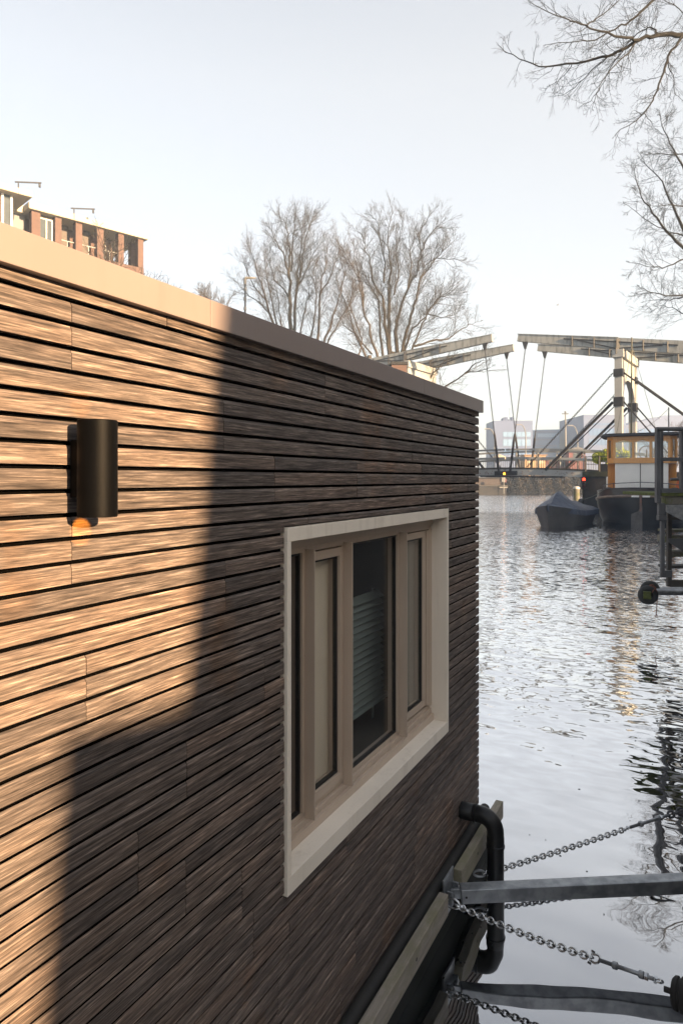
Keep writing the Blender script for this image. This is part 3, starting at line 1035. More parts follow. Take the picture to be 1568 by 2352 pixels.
g = MB()
gbox(g, 488, 530, 175, 1002, D, 0.07)
g.build('post', M['steel_dark'], gw, bevel=0.004)
gbox(MB(), 534, 562, 195, 840, D + 0.12, 0.05).build('post', M['steel_dark'], gw, bevel=0.004)
gbox(MB(), 760, 800, 180, 1000, D + 0.1, 0.07).build('post', M['steel_dark'], gw, bevel=0.004)
r_ = MB()
r_.tube([P(484, 183, D - 0.02), P(1100, 183, D - 0.02)], 0.028, 12)
r_.build('handrail', M['steel_dark'], gw, smooth=True)
r_ = MB()
gbox(r_, 531, 1100, 498, 540, D + 0.03, 0.03)
r_.build('mid_rail', M['steel_dark'], gw, bevel=0.003)
r_ = MB().tube([P(640, 740, D + 0.8), P(1100, 740, D + 0.8)], 0.022, 10)
r_.build('handrail', M['steel_dark'], gw, smooth=True)
gbox(MB(), 540, 1100, 842, 890, D - 0.01, 0.05).build('kick_plate', M['steel_dark'], gw, bevel=0.003)
gbox(MB(), 548, 1100, 893, 928, D, 1.3).build('deck', M['moss'], gw, bevel=0.006)
gbox(MB(), 578, 1100, 932, 1018, D + 0.03, 0.12).build('deck_beam', M['plank'], gw, bevel=0.004)
gbox(MB(), 512, 578, 1004, 1140, D + 0.01, 0.06).build('hanger_post', M['steel_dark'], gw, bevel=0.004)
gbox(MB(), 512, 604, 1142, 1196, D - 0.005, 0.08).build('hanger_post', M['steel_dark'], gw, bevel=0.004)
gbox(MB(), 537, 577, 1200, 1830, D + 0.01, 0.05).build('hanger_post', M['steel_dark'], gw, bevel=0.004)
gbox(MB(), 579, 660, 1752, 1826, D + 0.01, 0.05).build('foot_plate', M['steel_dark'], gw, bevel=0.003)
pl = MB()
pl.prism([P(590, 1022, D + 0.04), P(1100, 1022, D + 0.04), P(1100, 1340, D + 0.04), P(778, 1200, D + 0.04), P(590, 1100, D + 0.04)], fw * 0.012)
pl.build('gusset_plate', M['galv'], gw)
gbox(MB(), 612, 656, 1110, 1930, D + 0.35, 0.06).build('ladder_post', M['steel_black'], gw, bevel=0.004)
pl = MB()
pl.prism([P(622, 1398, D + 0.3), P(1000, 1398, D + 0.3), P(1000, 1640, D + 0.3), P(778, 1540, D + 0.3), P(625, 1440, D + 0.3)], fw * 0.015)
pl.build('gusset_plate', M['steel_dark'], gw)
for (y0, y1, x0, m_) in ((1300, 1326, 585, 'plank'), (1372, 1440, 580, 'plank'), (1540, 1600, 596, 'plank'), (1700, 1730, 592, 'steel_black')):
    gbox(MB(), x0, 1100, y0, y1, D + 0.55, 0.25).build('step', M[m_], gw, bevel=0.004)
gbox(MB(), 640, 1100, 1862, 1935, D + 0.34, 0.07).build('foot_beam', M['steel_black'], gw, bevel=0.004)
gbox(MB(), 640, 1100, 1160, 1190, D + 0.9, 0.08).build('cross_beam', M['steel_black'], gw, bevel=0.004)
# piles that carry the platform, out of sight to the right
for kx in (1080, 1300):
    MB().tube([P(kx, 900, D + 0.4), P(kx, 900, D + 0.4) * 1.0 + Vector((0, 0, -2.6))], 0.09, 12).build('pile', M['steel_black'], gw, smooth=True)

# tyres on a mooring boom
D2 = 10.4
PB = lambda cx, cy, d=D2: pix(1406.7 + cx * 0.2074, 947.3 + cy * 0.2074, d)
bm_ = thing('mooring_boom', 'grey steel mooring boom with a square mossy end under the gangway', 'boom', PB(700, 2000))
t_ = MB().tube([PB(380, 1990) , PB(1300, 1990, D2 + 0.2)], 0.052, 16)
t_.build('pole', M['galv'], bm_, smooth=True)
t_ = MB().tube([PB(470, 1955, D2 + 0.2), PB(1300, 1955, D2 + 0.4)], 0.03, 12)
t_.build('pole', M['galv'], bm_, smooth=True)
e0 = PB(383, 2030, D2 - 0.16)
ray = (fw + rt * 0.40).normalized()
rax = Vector((ray.y, -ray.x, 0))
MB().obox(e0 - rax * 0.053 - Vector((0, 0, 0.055)), rax * 0.106, ray * 0.5, (0, 0, 0.11)).build('end_block', M['moss'], bm_, bevel=0.005)


def tyre(c, axis, R_, r_, label):
    axis = Vector(axis).normalized()
    o = thing('tyre_fender', label, 'tyre', c, 'tyre fenders on the mooring boom')
    prof = []
    for i in range(15):
        a = math.pi * 2 * i / 14
        prof.append((R_ - r_ + r_ * math.cos(a) * (1.0), r_ * 0.95 * math.sin(a)))
    mb = MB()
    ref = Vector((0, 0, 1))
    nx = axis.cross(ref).normalized()
    ny = axis.cross(nx)
    sd_ = 40
    b = 0
    for (rr, h) in prof[:-1]:
        for k in range(sd_):
            a = 2 * math.pi * k / sd_
            mb.v.append(tuple(Vector(c) + axis * h + (nx * math.cos(a) + ny * math.sin(a)) * rr))
    n = len(prof) - 1
    for i in range(n):
        for k in range(sd_):
            l, j = (k + 1) % sd_, (i + 1) % n
            mb.f.append((i * sd_ + k, i * sd_ + l, j * sd_ + l, j * sd_ + k))
    mb.build('tread', M['tyre'], o, smooth=True)
    rib = MB()
    for s_ in (-1, 1):
        rib.tube([Vector(c) + axis * (s_ * r_ * 0.70) + (nx * math.cos(a) + ny * math.sin(a)) * (R_ - r_ * 0.55) for a in [2 * math.pi * k / 40 for k in range(40)]], r_ * 0.12, 6, closed=True)
    rib.build('sidewall_rib', M['tyre'], o, smooth=True)


ax = -(fw + rt * 0.30).normalized()
tyre(PB(390, 2022, D2 - 0.06), ax, 0.147, 0.052, 'front small black tyre hung on the boom end, with red rope')
tyre(PB(412, 1968, D2 + 0.22), ax, 0.147, 0.052, 'rear small black tyre half hidden behind the front tyre on the boom')
rp = thing('frayed_rope', 'frayed faded red rope knotted round the tyre and hanging toward the water', 'rope', PB(490, 2050))
pts = [PB(410, 1912, D2 - 0.13), PB(440, 1905, D2 - 0.13), PB(470, 1935, D2 - 0.14), PB(480, 1960, D2 - 0.13), PB(494, 2030, D2 - 0.1), PB(494, 2060, D2 - 0.1), PB(488, 2150, D2 - 0.1), PB(483, 2225, D2 - 0.1)]
MB().tube(pts, 0.0065, 6).tube([PB(475, 1940, D2 - 0.14), PB(455, 1965, D2 - 0.14), PB(435, 1995, D2 - 0.14)], 0.006, 6).tube(
    [PB(405, 1915, D2 - 0.14), PB(430, 1920, D2 - 0.15), PB(480, 1950, D2 - 0.14)], 0.008, 6).build('strand', M['rope'], rp, smooth=True)
fz = MB()
for i, dx in enumerate((-12, -4, 4, 11)):
    fz.tube([PB(483, 2222, D2 - 0.1), PB(483 + dx, 2250, D2 - 0.1 + 0.01 * i), PB(484 + dx * 1.1, 2272, D2 - 0.1)], 0.003, 4)
fz.build('frayed_end', M['rope'], rp)

# ---------------------------------------------------------------- drawbridge
TB = R3(34)
cb_, sb_ = math.cos(TB), math.sin(TB)
O_L, O_D = 11.99, 50.0


def B(s, q, z):
    return cam(O_L + s * cb_ + q * sb_, O_D - s * sb_ + q * cb_, EYE + z)


QW = 4.5
bridge = thing('drawbridge', 'cream double drawbridge with balance beams, chains and black iron stays over the canal', 'drawbridge', B(0, QW / 2, -EYE))


def deck_z(s):
    return 0.84 - 0.0058 * s * s


bt = lambda q0_, q1_: Vector(B(0, q1_, 0) - B(0, q0_, 0))
for (sa, se) in ((-9.5, -0.05), (0.05, 9.5)):
    dm = MB()
    n = 8
    for i in range(n):
        a, c_ = sa + (se - sa) * i / n, sa + (se - sa) * (i + 1) / n
        za, zc = deck_z(a), deck_z(c_)
        dm.quad_box([B(a, -0.12, za - 0.12), B(c_, -0.12, zc - 0.12), B(c_, QW + 0.12, zc - 0.12), B(a, QW + 0.12, za - 0.12),
                     B(a, -0.12, za), B(c_, -0.12, zc), B(c_, QW + 0.12, zc), B(a, QW + 0.12, za)])
    dm.build('deck_leaf', M['deck'], bridge)
    for q in (0.0, QW):
        gm = MB()
        for i in range(n):
            a, c_ = sa + (se - sa) * i / n, sa + (se - sa) * (i + 1) / n
            gm.quad_box([B(a, q - 0.1, deck_z(a) - 0.56), B(c_, q - 0.1, deck_z(c_) - 0.56), B(c_, q + 0.1, deck_z(c_) - 0.56), B(a, q + 0.1, deck_z(a) - 0.56),
                         B(a, q - 0.1, deck_z(a) - 0.122), B(c_, q - 0.1, deck_z(c_) - 0.122), B(c_, q + 0.1, deck_z(c_) - 0.122), B(a, q + 0.1, deck_z(a) - 0.122)])
        gm.build('girder', M['bridge'], bridge)
        for hgt, w in ((1.30, 0.14), (0.68, 0.16)):
            rm_ = MB()
            for i in range(n):
                a, c_ = sa + (se - sa) * i / n, sa + (se - sa) * (i + 1) / n
                rm_.beam(B(a, q, deck_z(a) + hgt), B(c_, q, deck_z(c_) + hgt), 0.08, w)
            rm_.build('rail', M['bridge'], bridge)
    for i in range(6):
        a = sa + (se - sa) * (i + 0.5) / 6
        for q in (0.0, QW):
            MB().beam(B(a, q + 0.06, deck_z(a)), B(a, q + 0.06, deck_z(a) + 1.36), 0.07, 0.07).build('railing_post', M['bridge'], bridge)
    bl = MB()
    k = 0
    a = sa
    while a < se:
        bl.beam(B(a, QW - 0.08, deck_z(a)), B(a, QW - 0.08, deck_z(a) + 0.62), 0.03, 0.03)
        a += 0.17
    bl.build('baluster_row', M['iron'], bridge)
# dark ironwork at the meeting of the leaves and along the girder
im = MB()
im.beam(B(-0.75, -0.16, deck_z(0) - 0.42), B(0.95, -0.16, deck_z(0) - 0.42), 0.1, 0.30)
im.beam(B(-1.9, -0.0, deck_z(0) - 0.64), B(4.2, -0.0, deck_z(3) - 0.66), 0.3, 0.12)
im.build('lock_iron', M['iron'], bridge)
rng = random.Random(3)
for i in range(26):
    a = rng.choice([rng.uniform(1.2, 3.0), rng.uniform(-2.2, -0.9), rng.uniform(3.6, 5.0)])
    MB().lathe(B(a, -0.102, deck_z(a) - rng.uniform(0.24, 0.46)), [(0.035, 0), (0.02, 0.03)], 8, -bt(0, 1)).build('bolt', M['rust'], bridge)
MB().lathe(B(0.02, -0.24, deck_z(0) - 0.46), [(0.075, 0), (0.075, 0.05), (0.03, 0.08)], 12, -bt(0, 1)).build('marker_light', M['orange'], bridge)

# portals
for (sp, ztop, nm) in ((7.88, 8.63, 'r'), (-8.16, 9.42, 'l')):
    z0 = deck_z(sp) - 0.1
    cw = 0.24
    out = []
    # outline of one leg frame in the q-z plane, arched opening
    qa, qb = -0.24, QW + 0.24
    ia, ib = 0.26, QW - 0.26
    zspring = ztop - 3.4
    mid, rad = (ia + ib) / 2, (ib - ia) / 2
    poly = [(qa, z0), (qa, ztop - 0.55), (qb, ztop - 0.55), (qb, z0), (ib, z0), (ib, zspring)]
    for i in range(1, 16):
        a = math.pi * i / 16
        poly.append((mid + rad * math.cos(a), zspring + rad * 0.80 * math.sin(a)))
    poly += [(ia, zspring), (ia, z0)]
    mb = MB()
    # built as quads strip to keep clean faces
    def bx(q0_, q1_, za, zb, s0=sp - cw, s1=sp + cw):
        mb.quad_box([B(s0, q0_, za), B(s1, q0_, za), B(s1, q1_, za), B(s0, q1_, za), B(s0, q0_, zb), B(s1, q0_, zb), B(s1, q1_, zb), B(s0, q1_, zb)])
    bx(qa, ia, z0, ztop - 0.55)
    bx(ib, qb, z0, ztop - 0.55)
    K = 20
    for i in range(K):
        a0, a1 = math.pi * i / K, math.pi * (i + 1) / K
        p0_ = (mid - rad * math.cos(a0), zspring + rad * 0.80 * math.sin(a0))
        p1_ = (mid - rad * math.cos(a1), zspring + rad * 0.80 * math.sin(a1))
        s0, s1 = sp - 0.17, sp + 0.17
        mb.quad_box([B(s0, p0_[0], p0_[1]), B(s1, p0_[0], p0_[1]), B(s1, p1_[0], p1_[1]), B(s0, p1_[0], p1_[1]),
                     B(s0, p0_[0], ztop - 0.55), B(s1, p0_[0], ztop - 0.55), B(s1, p1_[0], ztop - 0.55), B(s0, p1_[0], ztop - 0.55)])
    portal = mb.build('portal', M['bridge'], bridge)
    mb = MB()
    bx(qa - 0.12, qb + 0.12, ztop - 0.547, ztop, sp - cw - 0.13, sp + cw + 0.13)
    mb.build('cap', M['bridge'], portal, bevel=0.03)
    for q in (0.0, QW):
        for zc, hh in ((ztop - 1.55, 0.5), (EYE * 0 + (5.15 if nm == 'r' else 5.7), 0.62)):
            mb = MB()
            bx(q - 0.30, q + 0.30, zc - hh / 2, zc + hh / 2, sp - cw - 0.06, sp + cw + 0.06)
            mb.build('collar', M['iron'], portal)
    # balance beams
    sg = 1 if sp > 0 else -1
    st_ = 0.98 * sg
    zt_tip = 10.22 if sg > 0 else 10.42
    zc_p = ztop + 0.40
    slope = (zc_p - zt_tip) / (sp - st_)
    send = sp + sg * 9.0
    for q in (0.0, QW):
        bmq = MB()
        L0, L1, L2 = B(st_, q, zt_tip), B(sp, q, zc_p), B(send, q, zt_tip + slope * (send - st_))
        bmq.beam(L0, L1, 0.34, 0.50, 0.76, 0.42)
        bmq.beam(L1 + (L2 - L1) * 0.0005, L2, 0.42, 0.76, 0.9, 0.5)
        beam_o = bmq.build('balance_beam', M['beam'], bridge)
        cap = MB()
        upv = Vector((0, 0, 0.27))
        cap.beam(L0 + upv, L1 + Vector((0, 0, 0.40)), 0.40, 0.045, 0.045, 0.48)
        cap.build('cover_board', M['beam'], beam_o)
        ir = MB()
        qn = q - 0.235
        zc = lambda s: zt_tip + slope * (s - st_)
        ir.beam(B(sp - 3.6, qn, zc(sp - 3.6) + 0.10), B(sp + 3.6, qn, zc(sp + 3.6) + 0.10), 0.05, 0.07)
        ir.beam(B(sp - 2.7, qn - 0.01, zc(sp - 2.7) + 0.05), B(sp - 0.1, qn - 0.01, zc(sp) - 0.34), 0.05, 0.07)
        ir.beam(B(sp + 2.7, qn - 0.01, zc(sp + 2.7) + 0.05), B(sp + 0.1, qn - 0.01, zc(sp) - 0.34), 0.05, 0.07)
        for ds, w in ((-3.0, 0.08), (-1.55, 0.08), (0, 0.26), (1.55, 0.08), (3.0, 0.08)):
            ir.beam(B(sp + ds, qn - 0.015, zc(sp + ds) - 0.40), B(sp + ds, qn - 0.015, zc(sp + ds) + 0.30), w, 0.06)
        ir.beam(B(sp, qn - 0.03, zc(sp) - 0.72), B(sp, qn - 0.03, zc(sp) - 0.30), 0.34, 0.09)
        ir.build('iron_truss', M['iron'], beam_o)
        # tip strap, hanger chain and rod
        tipx = st_ + sg * 0.55
        hp = MB()
        hp.beam(B(tipx, q, zc(tipx) + 0.30), B(tipx, q, zc(tipx) - 0.28), 0.40, 0.09)
        hp.prism([B(tipx - 0.20, q - 0.20, zc(tipx) - 0.27), B(tipx + 0.20, q - 0.20, zc(tipx) - 0.27), B(tipx + 0.05, q - 0.20, zc(tipx) - 0.80), B(tipx - 0.05, q - 0.20, zc(tipx) - 0.80)], bt(0, 1).normalized() * 0.16)
        hp.build('tip_strap', M['iron'], beam_o)
        top = B(tipx, q - 0.12, zc(tipx) - 0.78)
        bot = B(0.42 * sg, q - 0.17, deck_z(0) - 0.35)
        midp = top.lerp(bot, 0.665)
        cm = MB()
        chain_links(cm, sag(top, midp, 0), 0.105, 0.034, 0.115, 4, 3, 0.7)
        cm.build('hanger_chain', M['iron'], bridge)
        MB().tube([midp, midp.lerp(bot, 0.06), midp.lerp(bot, 0.10), bot], [0.05, 0.05, 0.085, 0.085], 8).build('hanger_rod', M['iron'], bridge)
        # stays from the collars: chain and strut to the leaf, rods to the land
        sc = sp - sg * 0.35
        za, zb = ztop - 1.55, (5.15 if nm == 'r' else 5.7)
        cm = MB()
        chain_links(cm, sag(B(sc, q - 0.2, za), B(sp - sg * 6.2, q - 0.17, deck_z(sp - 6.2 * sg) + 0.05), 0.06), 0.14, 0.04, 0.14, 4, 3, 0.7)
        cm.build('stay_chain', M['iron'], bridge)
        MB().tube([B(sc, q - 0.15, zb), B(sp - sg * 4.9, q - 0.15, deck_z(3) - 0.15)], 0.10, 8).build('lift_strut', M['iron'], bridge)
        MB().tube([B(sc, q + 0.15, zb - 0.3), B(sp - sg * 4.6, q + 0.15, deck_z(3) + 0.0)], 0.035, 6).build('stay_rod', M['iron'], bridge)
        MB().tube([B(sp + sg * 0.3, q, za), B(sp + sg * 5.6, q, 2.6)], 0.055, 8).build('stay_rod', M['iron'], bridge)
        MB().tube([B(sp + sg * 0.3, q, zb), B(sp + sg * 3.2, q, 1.4)], 0.05, 8).build('stay_rod', M['iron'], bridge)
    cw_ = MB()
    cw_.quad_box([B(send - 0.9, -0.2, zt_tip + slope * (send - st_) - 0.75), B(send + 0.9, -0.2, zt_tip + slope * (send - st_) - 0.75), B(send + 0.9, QW + 0.2, zt_tip + slope * (send - st_) - 0.75), B(send - 0.9, QW + 0.2, zt_tip + slope * (send - st_) - 0.75),
                  B(send - 0.9, -0.2, zt_tip + slope * (send - st_) - 0.46), B(send + 0.9, -0.2, zt_tip + slope * (send - st_) - 0.46), B(send + 0.9, QW + 0.2, zt_tip + slope * (send - st_) - 0.46), B(send - 0.9, QW + 0.2, zt_tip + slope * (send - st_) - 0.46)])
    cw_.build('counterweight', M['iron'], bridge)
for (a, c_) in ((5.75, 16.0), (-16.0, -7.4)):
    mb = MB()
    mb.quad_box([B(a, -0.7, -3.2), B(c_, -0.7, -3.2), B(c_, QW + 0.7, -3.2), B(a, QW + 0.7, -3.2), B(a, -0.7, 0.44), B(c_, -0.7, 0.44), B(c_, QW + 0.7, 0.44), B(a, QW + 0.7, 0.44)])
    ab = mb.build('abutment', M['abut'], bridge)
    if a > 0:
        mb = MB()
        mb.quad_box([B(a - 0.06, -0.75, -3.2), B(a - 0.003, -0.75, -3.2), B(a - 0.003, QW + 0.75, -3.2), B(a - 0.06, QW + 0.75, -3.2), B(a - 0.06, -0.75, 0.40), B(a - 0.003, -0.75, 0.40), B(a - 0.003, QW + 0.75, 0.40), B(a - 0.06, QW + 0.75, 0.40)])
        mb.quad_box([B(a - 0.06, -0.76, 0.16), B(a + 3.5, -0.76, 0.16), B(a + 3.5, -0.705, 0.16), B(a - 0.06, -0.705, 0.16), B(a - 0.06, -0.76, 0.50), B(a + 3.5, -0.76, 0.50), B(a + 3.5, -0.705, 0.50), B(a - 0.06, -0.705, 0.50)])
        mb.build('mossy_edge', M['abut_moss'], ab)
# iron railing and planter on the right abutment
ir = thing('iron_railing', 'black iron railing on the bridge abutment in front of the green shrub', 'railing', B(5.9, -0.5, 0.45))
for a in (5.85, 6.75, 7.6):
    MB().beam(B(a, -0.55, 0.45), B(a, -0.55, 1.55), 0.09, 0.09).build('post', M['iron'], ir)
MB().beam(B(5.8, -0.55, 1.50), B(8.6, -0.55, 1.46), 0.05, 0.05).beam(B(5.8, -0.55, 1.0), B(8.6, -0.55, 0.97), 0.04, 0.04).build('rail', M['iron'], ir)
pl = thing('planter_box', 'dark planter box on the abutment holding the green shrub', 'planter', B(7.2, 0.1, 0.45))
mb = MB()
mb.quad_box([B(6.75, -0.25, 0.45), B(8.3, -0.25, 0.45), B(8.3, 0.35, 0.45), B(6.75, 0.35, 0.45), B(6.72, -0.28, 0.98), B(8.33, -0.28, 0.98), B(8.33, 0.38, 0.98), B(6.72, 0.38, 0.98)])
mb.build('box', M['iron'], pl)
sh = thing('evergreen_shrub', 'bright green leafy shrub growing in the planter left of the wheelhouse', 'shrub', B(7.1, 0.05, 0.95))
rng = random.Random(21)
lf, tw = MB(), MB()
for i in range(16):
    e = B(6.3 + rng.uniform(0, 2.2), rng.uniform(-0.3, 0.5), 1.3 + rng.uniform(0, 0.8))
    tw.tube([B(6.9 + rng.uniform(0, 1.0), 0.05, 0.95), e], [0.02, 0.008], 4)
for i in range(2200):
    cc = rng.choice([(6.6, 1.50, 0.48), (7.1, 1.62, 0.55), (7.7, 1.72, 0.58), (8.2, 1.58, 0.45), (7.4, 1.35, 0.55), (6.5, 1.35, 0.38), (7.9, 2.0, 0.3)])
    while True:
        x, y, z = rng.uniform(-1, 1), rng.uniform(-1, 1), rng.uniform(-1, 1)
        r2 = x * x + y * y + z * z
        if 0.25 < r2 < 1 and rng.random() < 0.35 + 0.65 * r2:
            break
    c0 = B(cc[0] + x * cc[2], 0.05 + y * cc[2] * 0.8, cc[1] + z * cc[2] * 0.8)
    d1 = Vector((rng.gauss(0, 1), rng.gauss(0, 1), rng.gauss(0, 1))).normalized() * 0.085
    d2 = d1.cross(Vector((rng.gauss(0, 1), rng.gauss(0, 1), rng.gauss(0, 1)))).normalized() * 0.045
    lf.face([c0 - d1, c0 + d2, c0 + d1, c0 - d2])
lf.build('foliage', M['leaf'], sh, recalc=False)
tw.build('stems', M['bark'], sh)
# red signal on the abutment
ts = thing('signal_light', 'black canal traffic signal with its red lamp lit on the abutment corner', 'signal', pix(1340, 1100, 45.6))
sgp = lambda x, y: pix(x, y, 45.6)
a = sgp(1336, 1124)
MB().obox(a, rt * 0.27, fw * 0.25, (0, 0, 0.86)).build('housing', M['iron'], ts, bevel=0.04)
for (yy, m_) in ((1101, 'red'), (1109, 'lens_off'), (1117, 'lens_off')):
    MB().lathe(sgp(1340.5, yy), [(0.10, 0), (0.09, 0.03), (0.02, 0.05)], 14, -fw).build('lens', M[m_], ts)
    MB().lathe(sgp(1340.5, yy - 3.4) - fw * 0.1, [(0.03, 0), (0.1, 0.03), (0.1, 0.05)], 10, (0, 0, 1)).build('hood', M['iron'], ts)
MB().beam(sgp(1341, 1112) + fw * 0.24, sgp(1349, 1112) + fw * 0.3, 0.05, 0.05).build('arm', M['iron'], ts)

# mooring post in the water
mp = thing('mooring_post', 'round wooden mooring post with a white cap behind the covered boat', 'mooring post', pix(1323.5, 1160, 60) * 1.0)
c0 = pix(1323.5, 1160, 60)
MB().lathe((c0.x, c0.y, -0.6), [(0.27, 0), (0.27, 2.0)], 18).build('pile', M['plank'], mp, smooth=True)
MB().lathe((c0.x, c0.y, 1.405), [(0.29, 0), (0.29, 0.10), (0.22, 0.20), (0.02, 0.24)], 18).build('cap', M['cloud_white'], mp, smooth=True)


# ---------------------------------------------------------------- boats
def hull_loft(rows, name, m, par, smooth=True):
    mb = MB()
    n = len(rows[0])
    for r in rows:
        mb.v += [tuple(p) for p in r]
    for i in range(len(rows) - 1):
        for j in range(n - 1):
            mb.f.append((i * n + j, i * n + j + 1, (i + 1) * n + j + 1, (i + 1) * n + j))
    return mb.build(name, m, par, smooth=smooth)


bd = 35.3
bc = pix(1470, 1200, bd)
BO = Vector((bc.x, bc.y, 0))
barge = thing('tug_barge', 'dark hulled motor barge with varnished wooden wheelhouse moored below the bridge', 'barge', BO)
bf = Vector((-0.035, 1, 0)).normalized()       # the way the barge points, away from us
bs = Vector((bf.y, -bf.x, 0))                  # its starboard side (to the right)


def H(a, s, z):
    return BO + bf * a + bs * s + Vector((0, 0, z))


def half(a, z):
    """half breadth of the barge at distance a from the stern and height z"""
    L = 13.0
    full = 2.28
    k = min(1.0, max(0.0, (a + 0.02) / 2.1))
    st = math.sqrt(max(0, 1 - (1 - k) ** 2.2))
    k2 = min(1.0, max(0.0, (L - a) / 3.5))
    bw = math.sqrt(max(0, 1 - (1 - k2) ** 2))
    t = min(1, max(0, (z + 0.3) / 1.5))
    flare = 0.84 + 0.16 * math.sin(t * math.pi / 2)
    tuck = 1.0
    if a < 2.5:
        tuck = 0.55 + 0.45 * min(1, t * 1.6 + a / 2.5)
    return full * st * bw * flare * tuck


def sheer(a):
    return 1.82 - 0.45 * min(1, a / 4.0) + (0.9 * max(0, (a - 8) / 5) ** 2)


st_a = [0.0, 0.06, 0.15, 0.3, 0.5, 0.8, 1.2, 1.7, 2.3, 3.2, 4.5, 6.5, 8.5, 10, 11, 12, 12.6, 12.95]
for side in (-1, 1):
    pass
rows = []
for zf in [i / 8 for i in range(9)]:
    r = []
    for a in reversed(st_a):
        z = -0.5 + (sheer(a) - 0.42 + 0.5) * zf
        r.append(H(a + 0.35 * (1 - zf) ** 2 * (1 if a < 2 else 0), -half(a, z), z))
    for a in st_a:
        z = -0.5 + (sheer(a) - 0.42 + 0.5) * zf
        r.append(H(a + 0.35 * (1 - zf) ** 2 * (1 if a < 2 else 0), half(a, z), z))
    rows.append(r)
hull_loft(rows, 'hull', M['barge_hull'], barge)
rows = []
for zf in (0, 0.4, 0.8, 1.0):
    r = []
    for sgn, seq in ((-1, reversed(st_a)), (1, st_a)):
        for a in seq:
            z = sheer(a) - 0.42 + 0.42 * zf
            r.append(H(a - 0.01, sgn * (half(a, z) - 0.05 * zf + 0.004), z))
    rows.append(r)
hull_loft(rows, 'bulwark', M['bulwark'], barge)
for dz, rr in ((0.0, 0.035), (-0.42, 0.075)):
    pts = [H(a - 0.02, -half(a, sheer(a) + dz) - 0.01 + (0.05 if dz == 0 else 0), sheer(a) + dz) for a in reversed(st_a)] + \
          [H(a - 0.02, half(a, sheer(a) + dz) + 0.01 - (0.05 if dz == 0 else 0), sheer(a) + dz) for a in st_a[1:]]
    MB().tube(pts, rr, 6).build('rubbing_strake', M['bulwark'] if dz == 0 else M['strake'], barge, smooth=True)
dk = MB()
seq = [a for a in st_a if a > 0.2]
dk.face([H(a, -half(a, 1.2) + 0.06, 1.08) for a in reversed(seq)] + [H(a, half(a, 1.2) - 0.06, 1.08) for a in seq])
dk.build('deck', M['deck'], barge, recalc=False)
# rudder
rd = MB()
rd.prism([H(-0.03, -0.03, 0.62), H(-0.03, -0.03, 1.55), H(-0.14, -0.03, 1.55), H(-0.16, -0.03, 0.85), H(-0.20, -0.03, 0.62)], bs * 0.10)
rd.build('rudder_stock', M['rust'], barge)
rd = MB()
rd.prism([H(-0.10, 0.10, -0.4), H(-0.10, 0.10, 0.9), H(-0.13, -0.02, 0.78), H(-0.13, -0.10, 0.62), H(-0.13, -0.42, 0.48), H(-0.13, -0.46, -0.4)], -bf * 0.06)
rd.build('rudder', M['rudder'], barge)
for s0 in (-0.42, 0.10):
    MB().obox(H(-0.05, s0, 1.34), bs * 0.36, -bf * 0.05, (0, 0, 0.09)).build('stern_plate', M['white_paint'], barge, bevel=0.01)
# low rail round the stern
pts = []
for a in (3.4, 2.3, 1.2, 0.5, 0.15):
    pts.append(H(a + 0.25, -half(a, 1.8) + 0.22, sheer(a) + 0.28 + 0.0 * a))
pts.append(H(0.22, 0, sheer(0) + 0.30))
for a in (0.15, 0.5, 1.2, 2.3, 3.4):
    pts.append(H(a + 0.25, half(a, 1.8) - 0.22, sheer(a) + 0.28))
rl = MB().tube(pts, 0.022, 6)
for p in pts[1:-1:2] + [pts[5]]:
    rl.tube([p, p + Vector((0, 0, -0.42))], 0.02, 5)
rl.build('stern_rail', M['steel_dark'], barge)
MB().tube([H(0.1, 0.0, 1.5), H(0.1, 0.0, 3.10)], 0.025, 6).build('flag_staff', M['iron'], barge)
for s0 in (-1.62, 1.62):
    MB().lathe(H(0.95, s0, 1.3), [(0.13, 0), (0.13, 0.42), (0.17, 0.44), (0.17, 0.52), (0.05, 0.54)], 14).build('bollard', M['iron'], barge)
# wheelhouse: white trunk, varnished window band with chamfered corners, dark roof
wa = 1.75


def octo(sw, chs, a0, a1, ch):
    return [(a0, -sw + chs), (a0, sw - chs), (a0 + ch, sw), (a1, sw), (a1, -sw), (a0 + ch, -sw)]


def ring(mb, poly, z0, z1):
    mb.prism([H(a, s, z0) for (a, s) in poly], (0, 0, z1 - z0))


mb = MB()
ring(mb, octo(1.32, 0.02, wa + 0.02, wa + 2.6, 0.02), 1.08, 3.14)
wh_ = mb.build('wheelhouse', M['white_paint'], barge, bevel=0.02)
for sgn in (-1, 1):
    sd2 = MB().prism([H(wa + 0.12, sgn * 1.322, 1.1), H(wa + 0.12, sgn * 1.322, 3.12), H(wa + 2.6, sgn * 1.322, 3.12), H(wa + 2.6, sgn * 1.322, 1.1)], bs * (sgn * 0.02))
    sd2.build('side_panel', M['varnish'], wh_)
    sd2 = MB().prism([H(wa + 0.55, sgn * 1.345, 1.1), H(wa + 0.55, sgn * 1.345, 3.12), H(wa + 0.35, sgn * 1.72, 3.12), H(wa + 0.35, sgn * 1.72, 1.1)], bf * 0.05)
    sd2.build('wing_panel', M['varnish'], wh_)
zb0, zb1, zw0, zw1, zr = 3.14, 3.44, 3.44, 4.42, 4.60
poly = octo(1.74, 0.33, wa - 0.10, wa + 2.75, 0.34)
mb = MB()
ring(mb, poly, zb0, zb1)
ring(mb, poly, zw1 + 0.001, zr)
mb.build('window_band', M['varnish'], wh_, bevel=0.015)


# window posts and arched heads between
def bar(mb, a0, s0, a1, s1, z0, z1, th=0.09):
    p0, p1 = H(a0, s0, z0), H(a1, s1, z0)
    d = (p1 - p0)
    nrm = d.cross(Vector((0, 0, 1))).normalized()
    mb.obox(p0 - nrm * th / 2, d, nrm * th, (0, 0, z1 - z0))


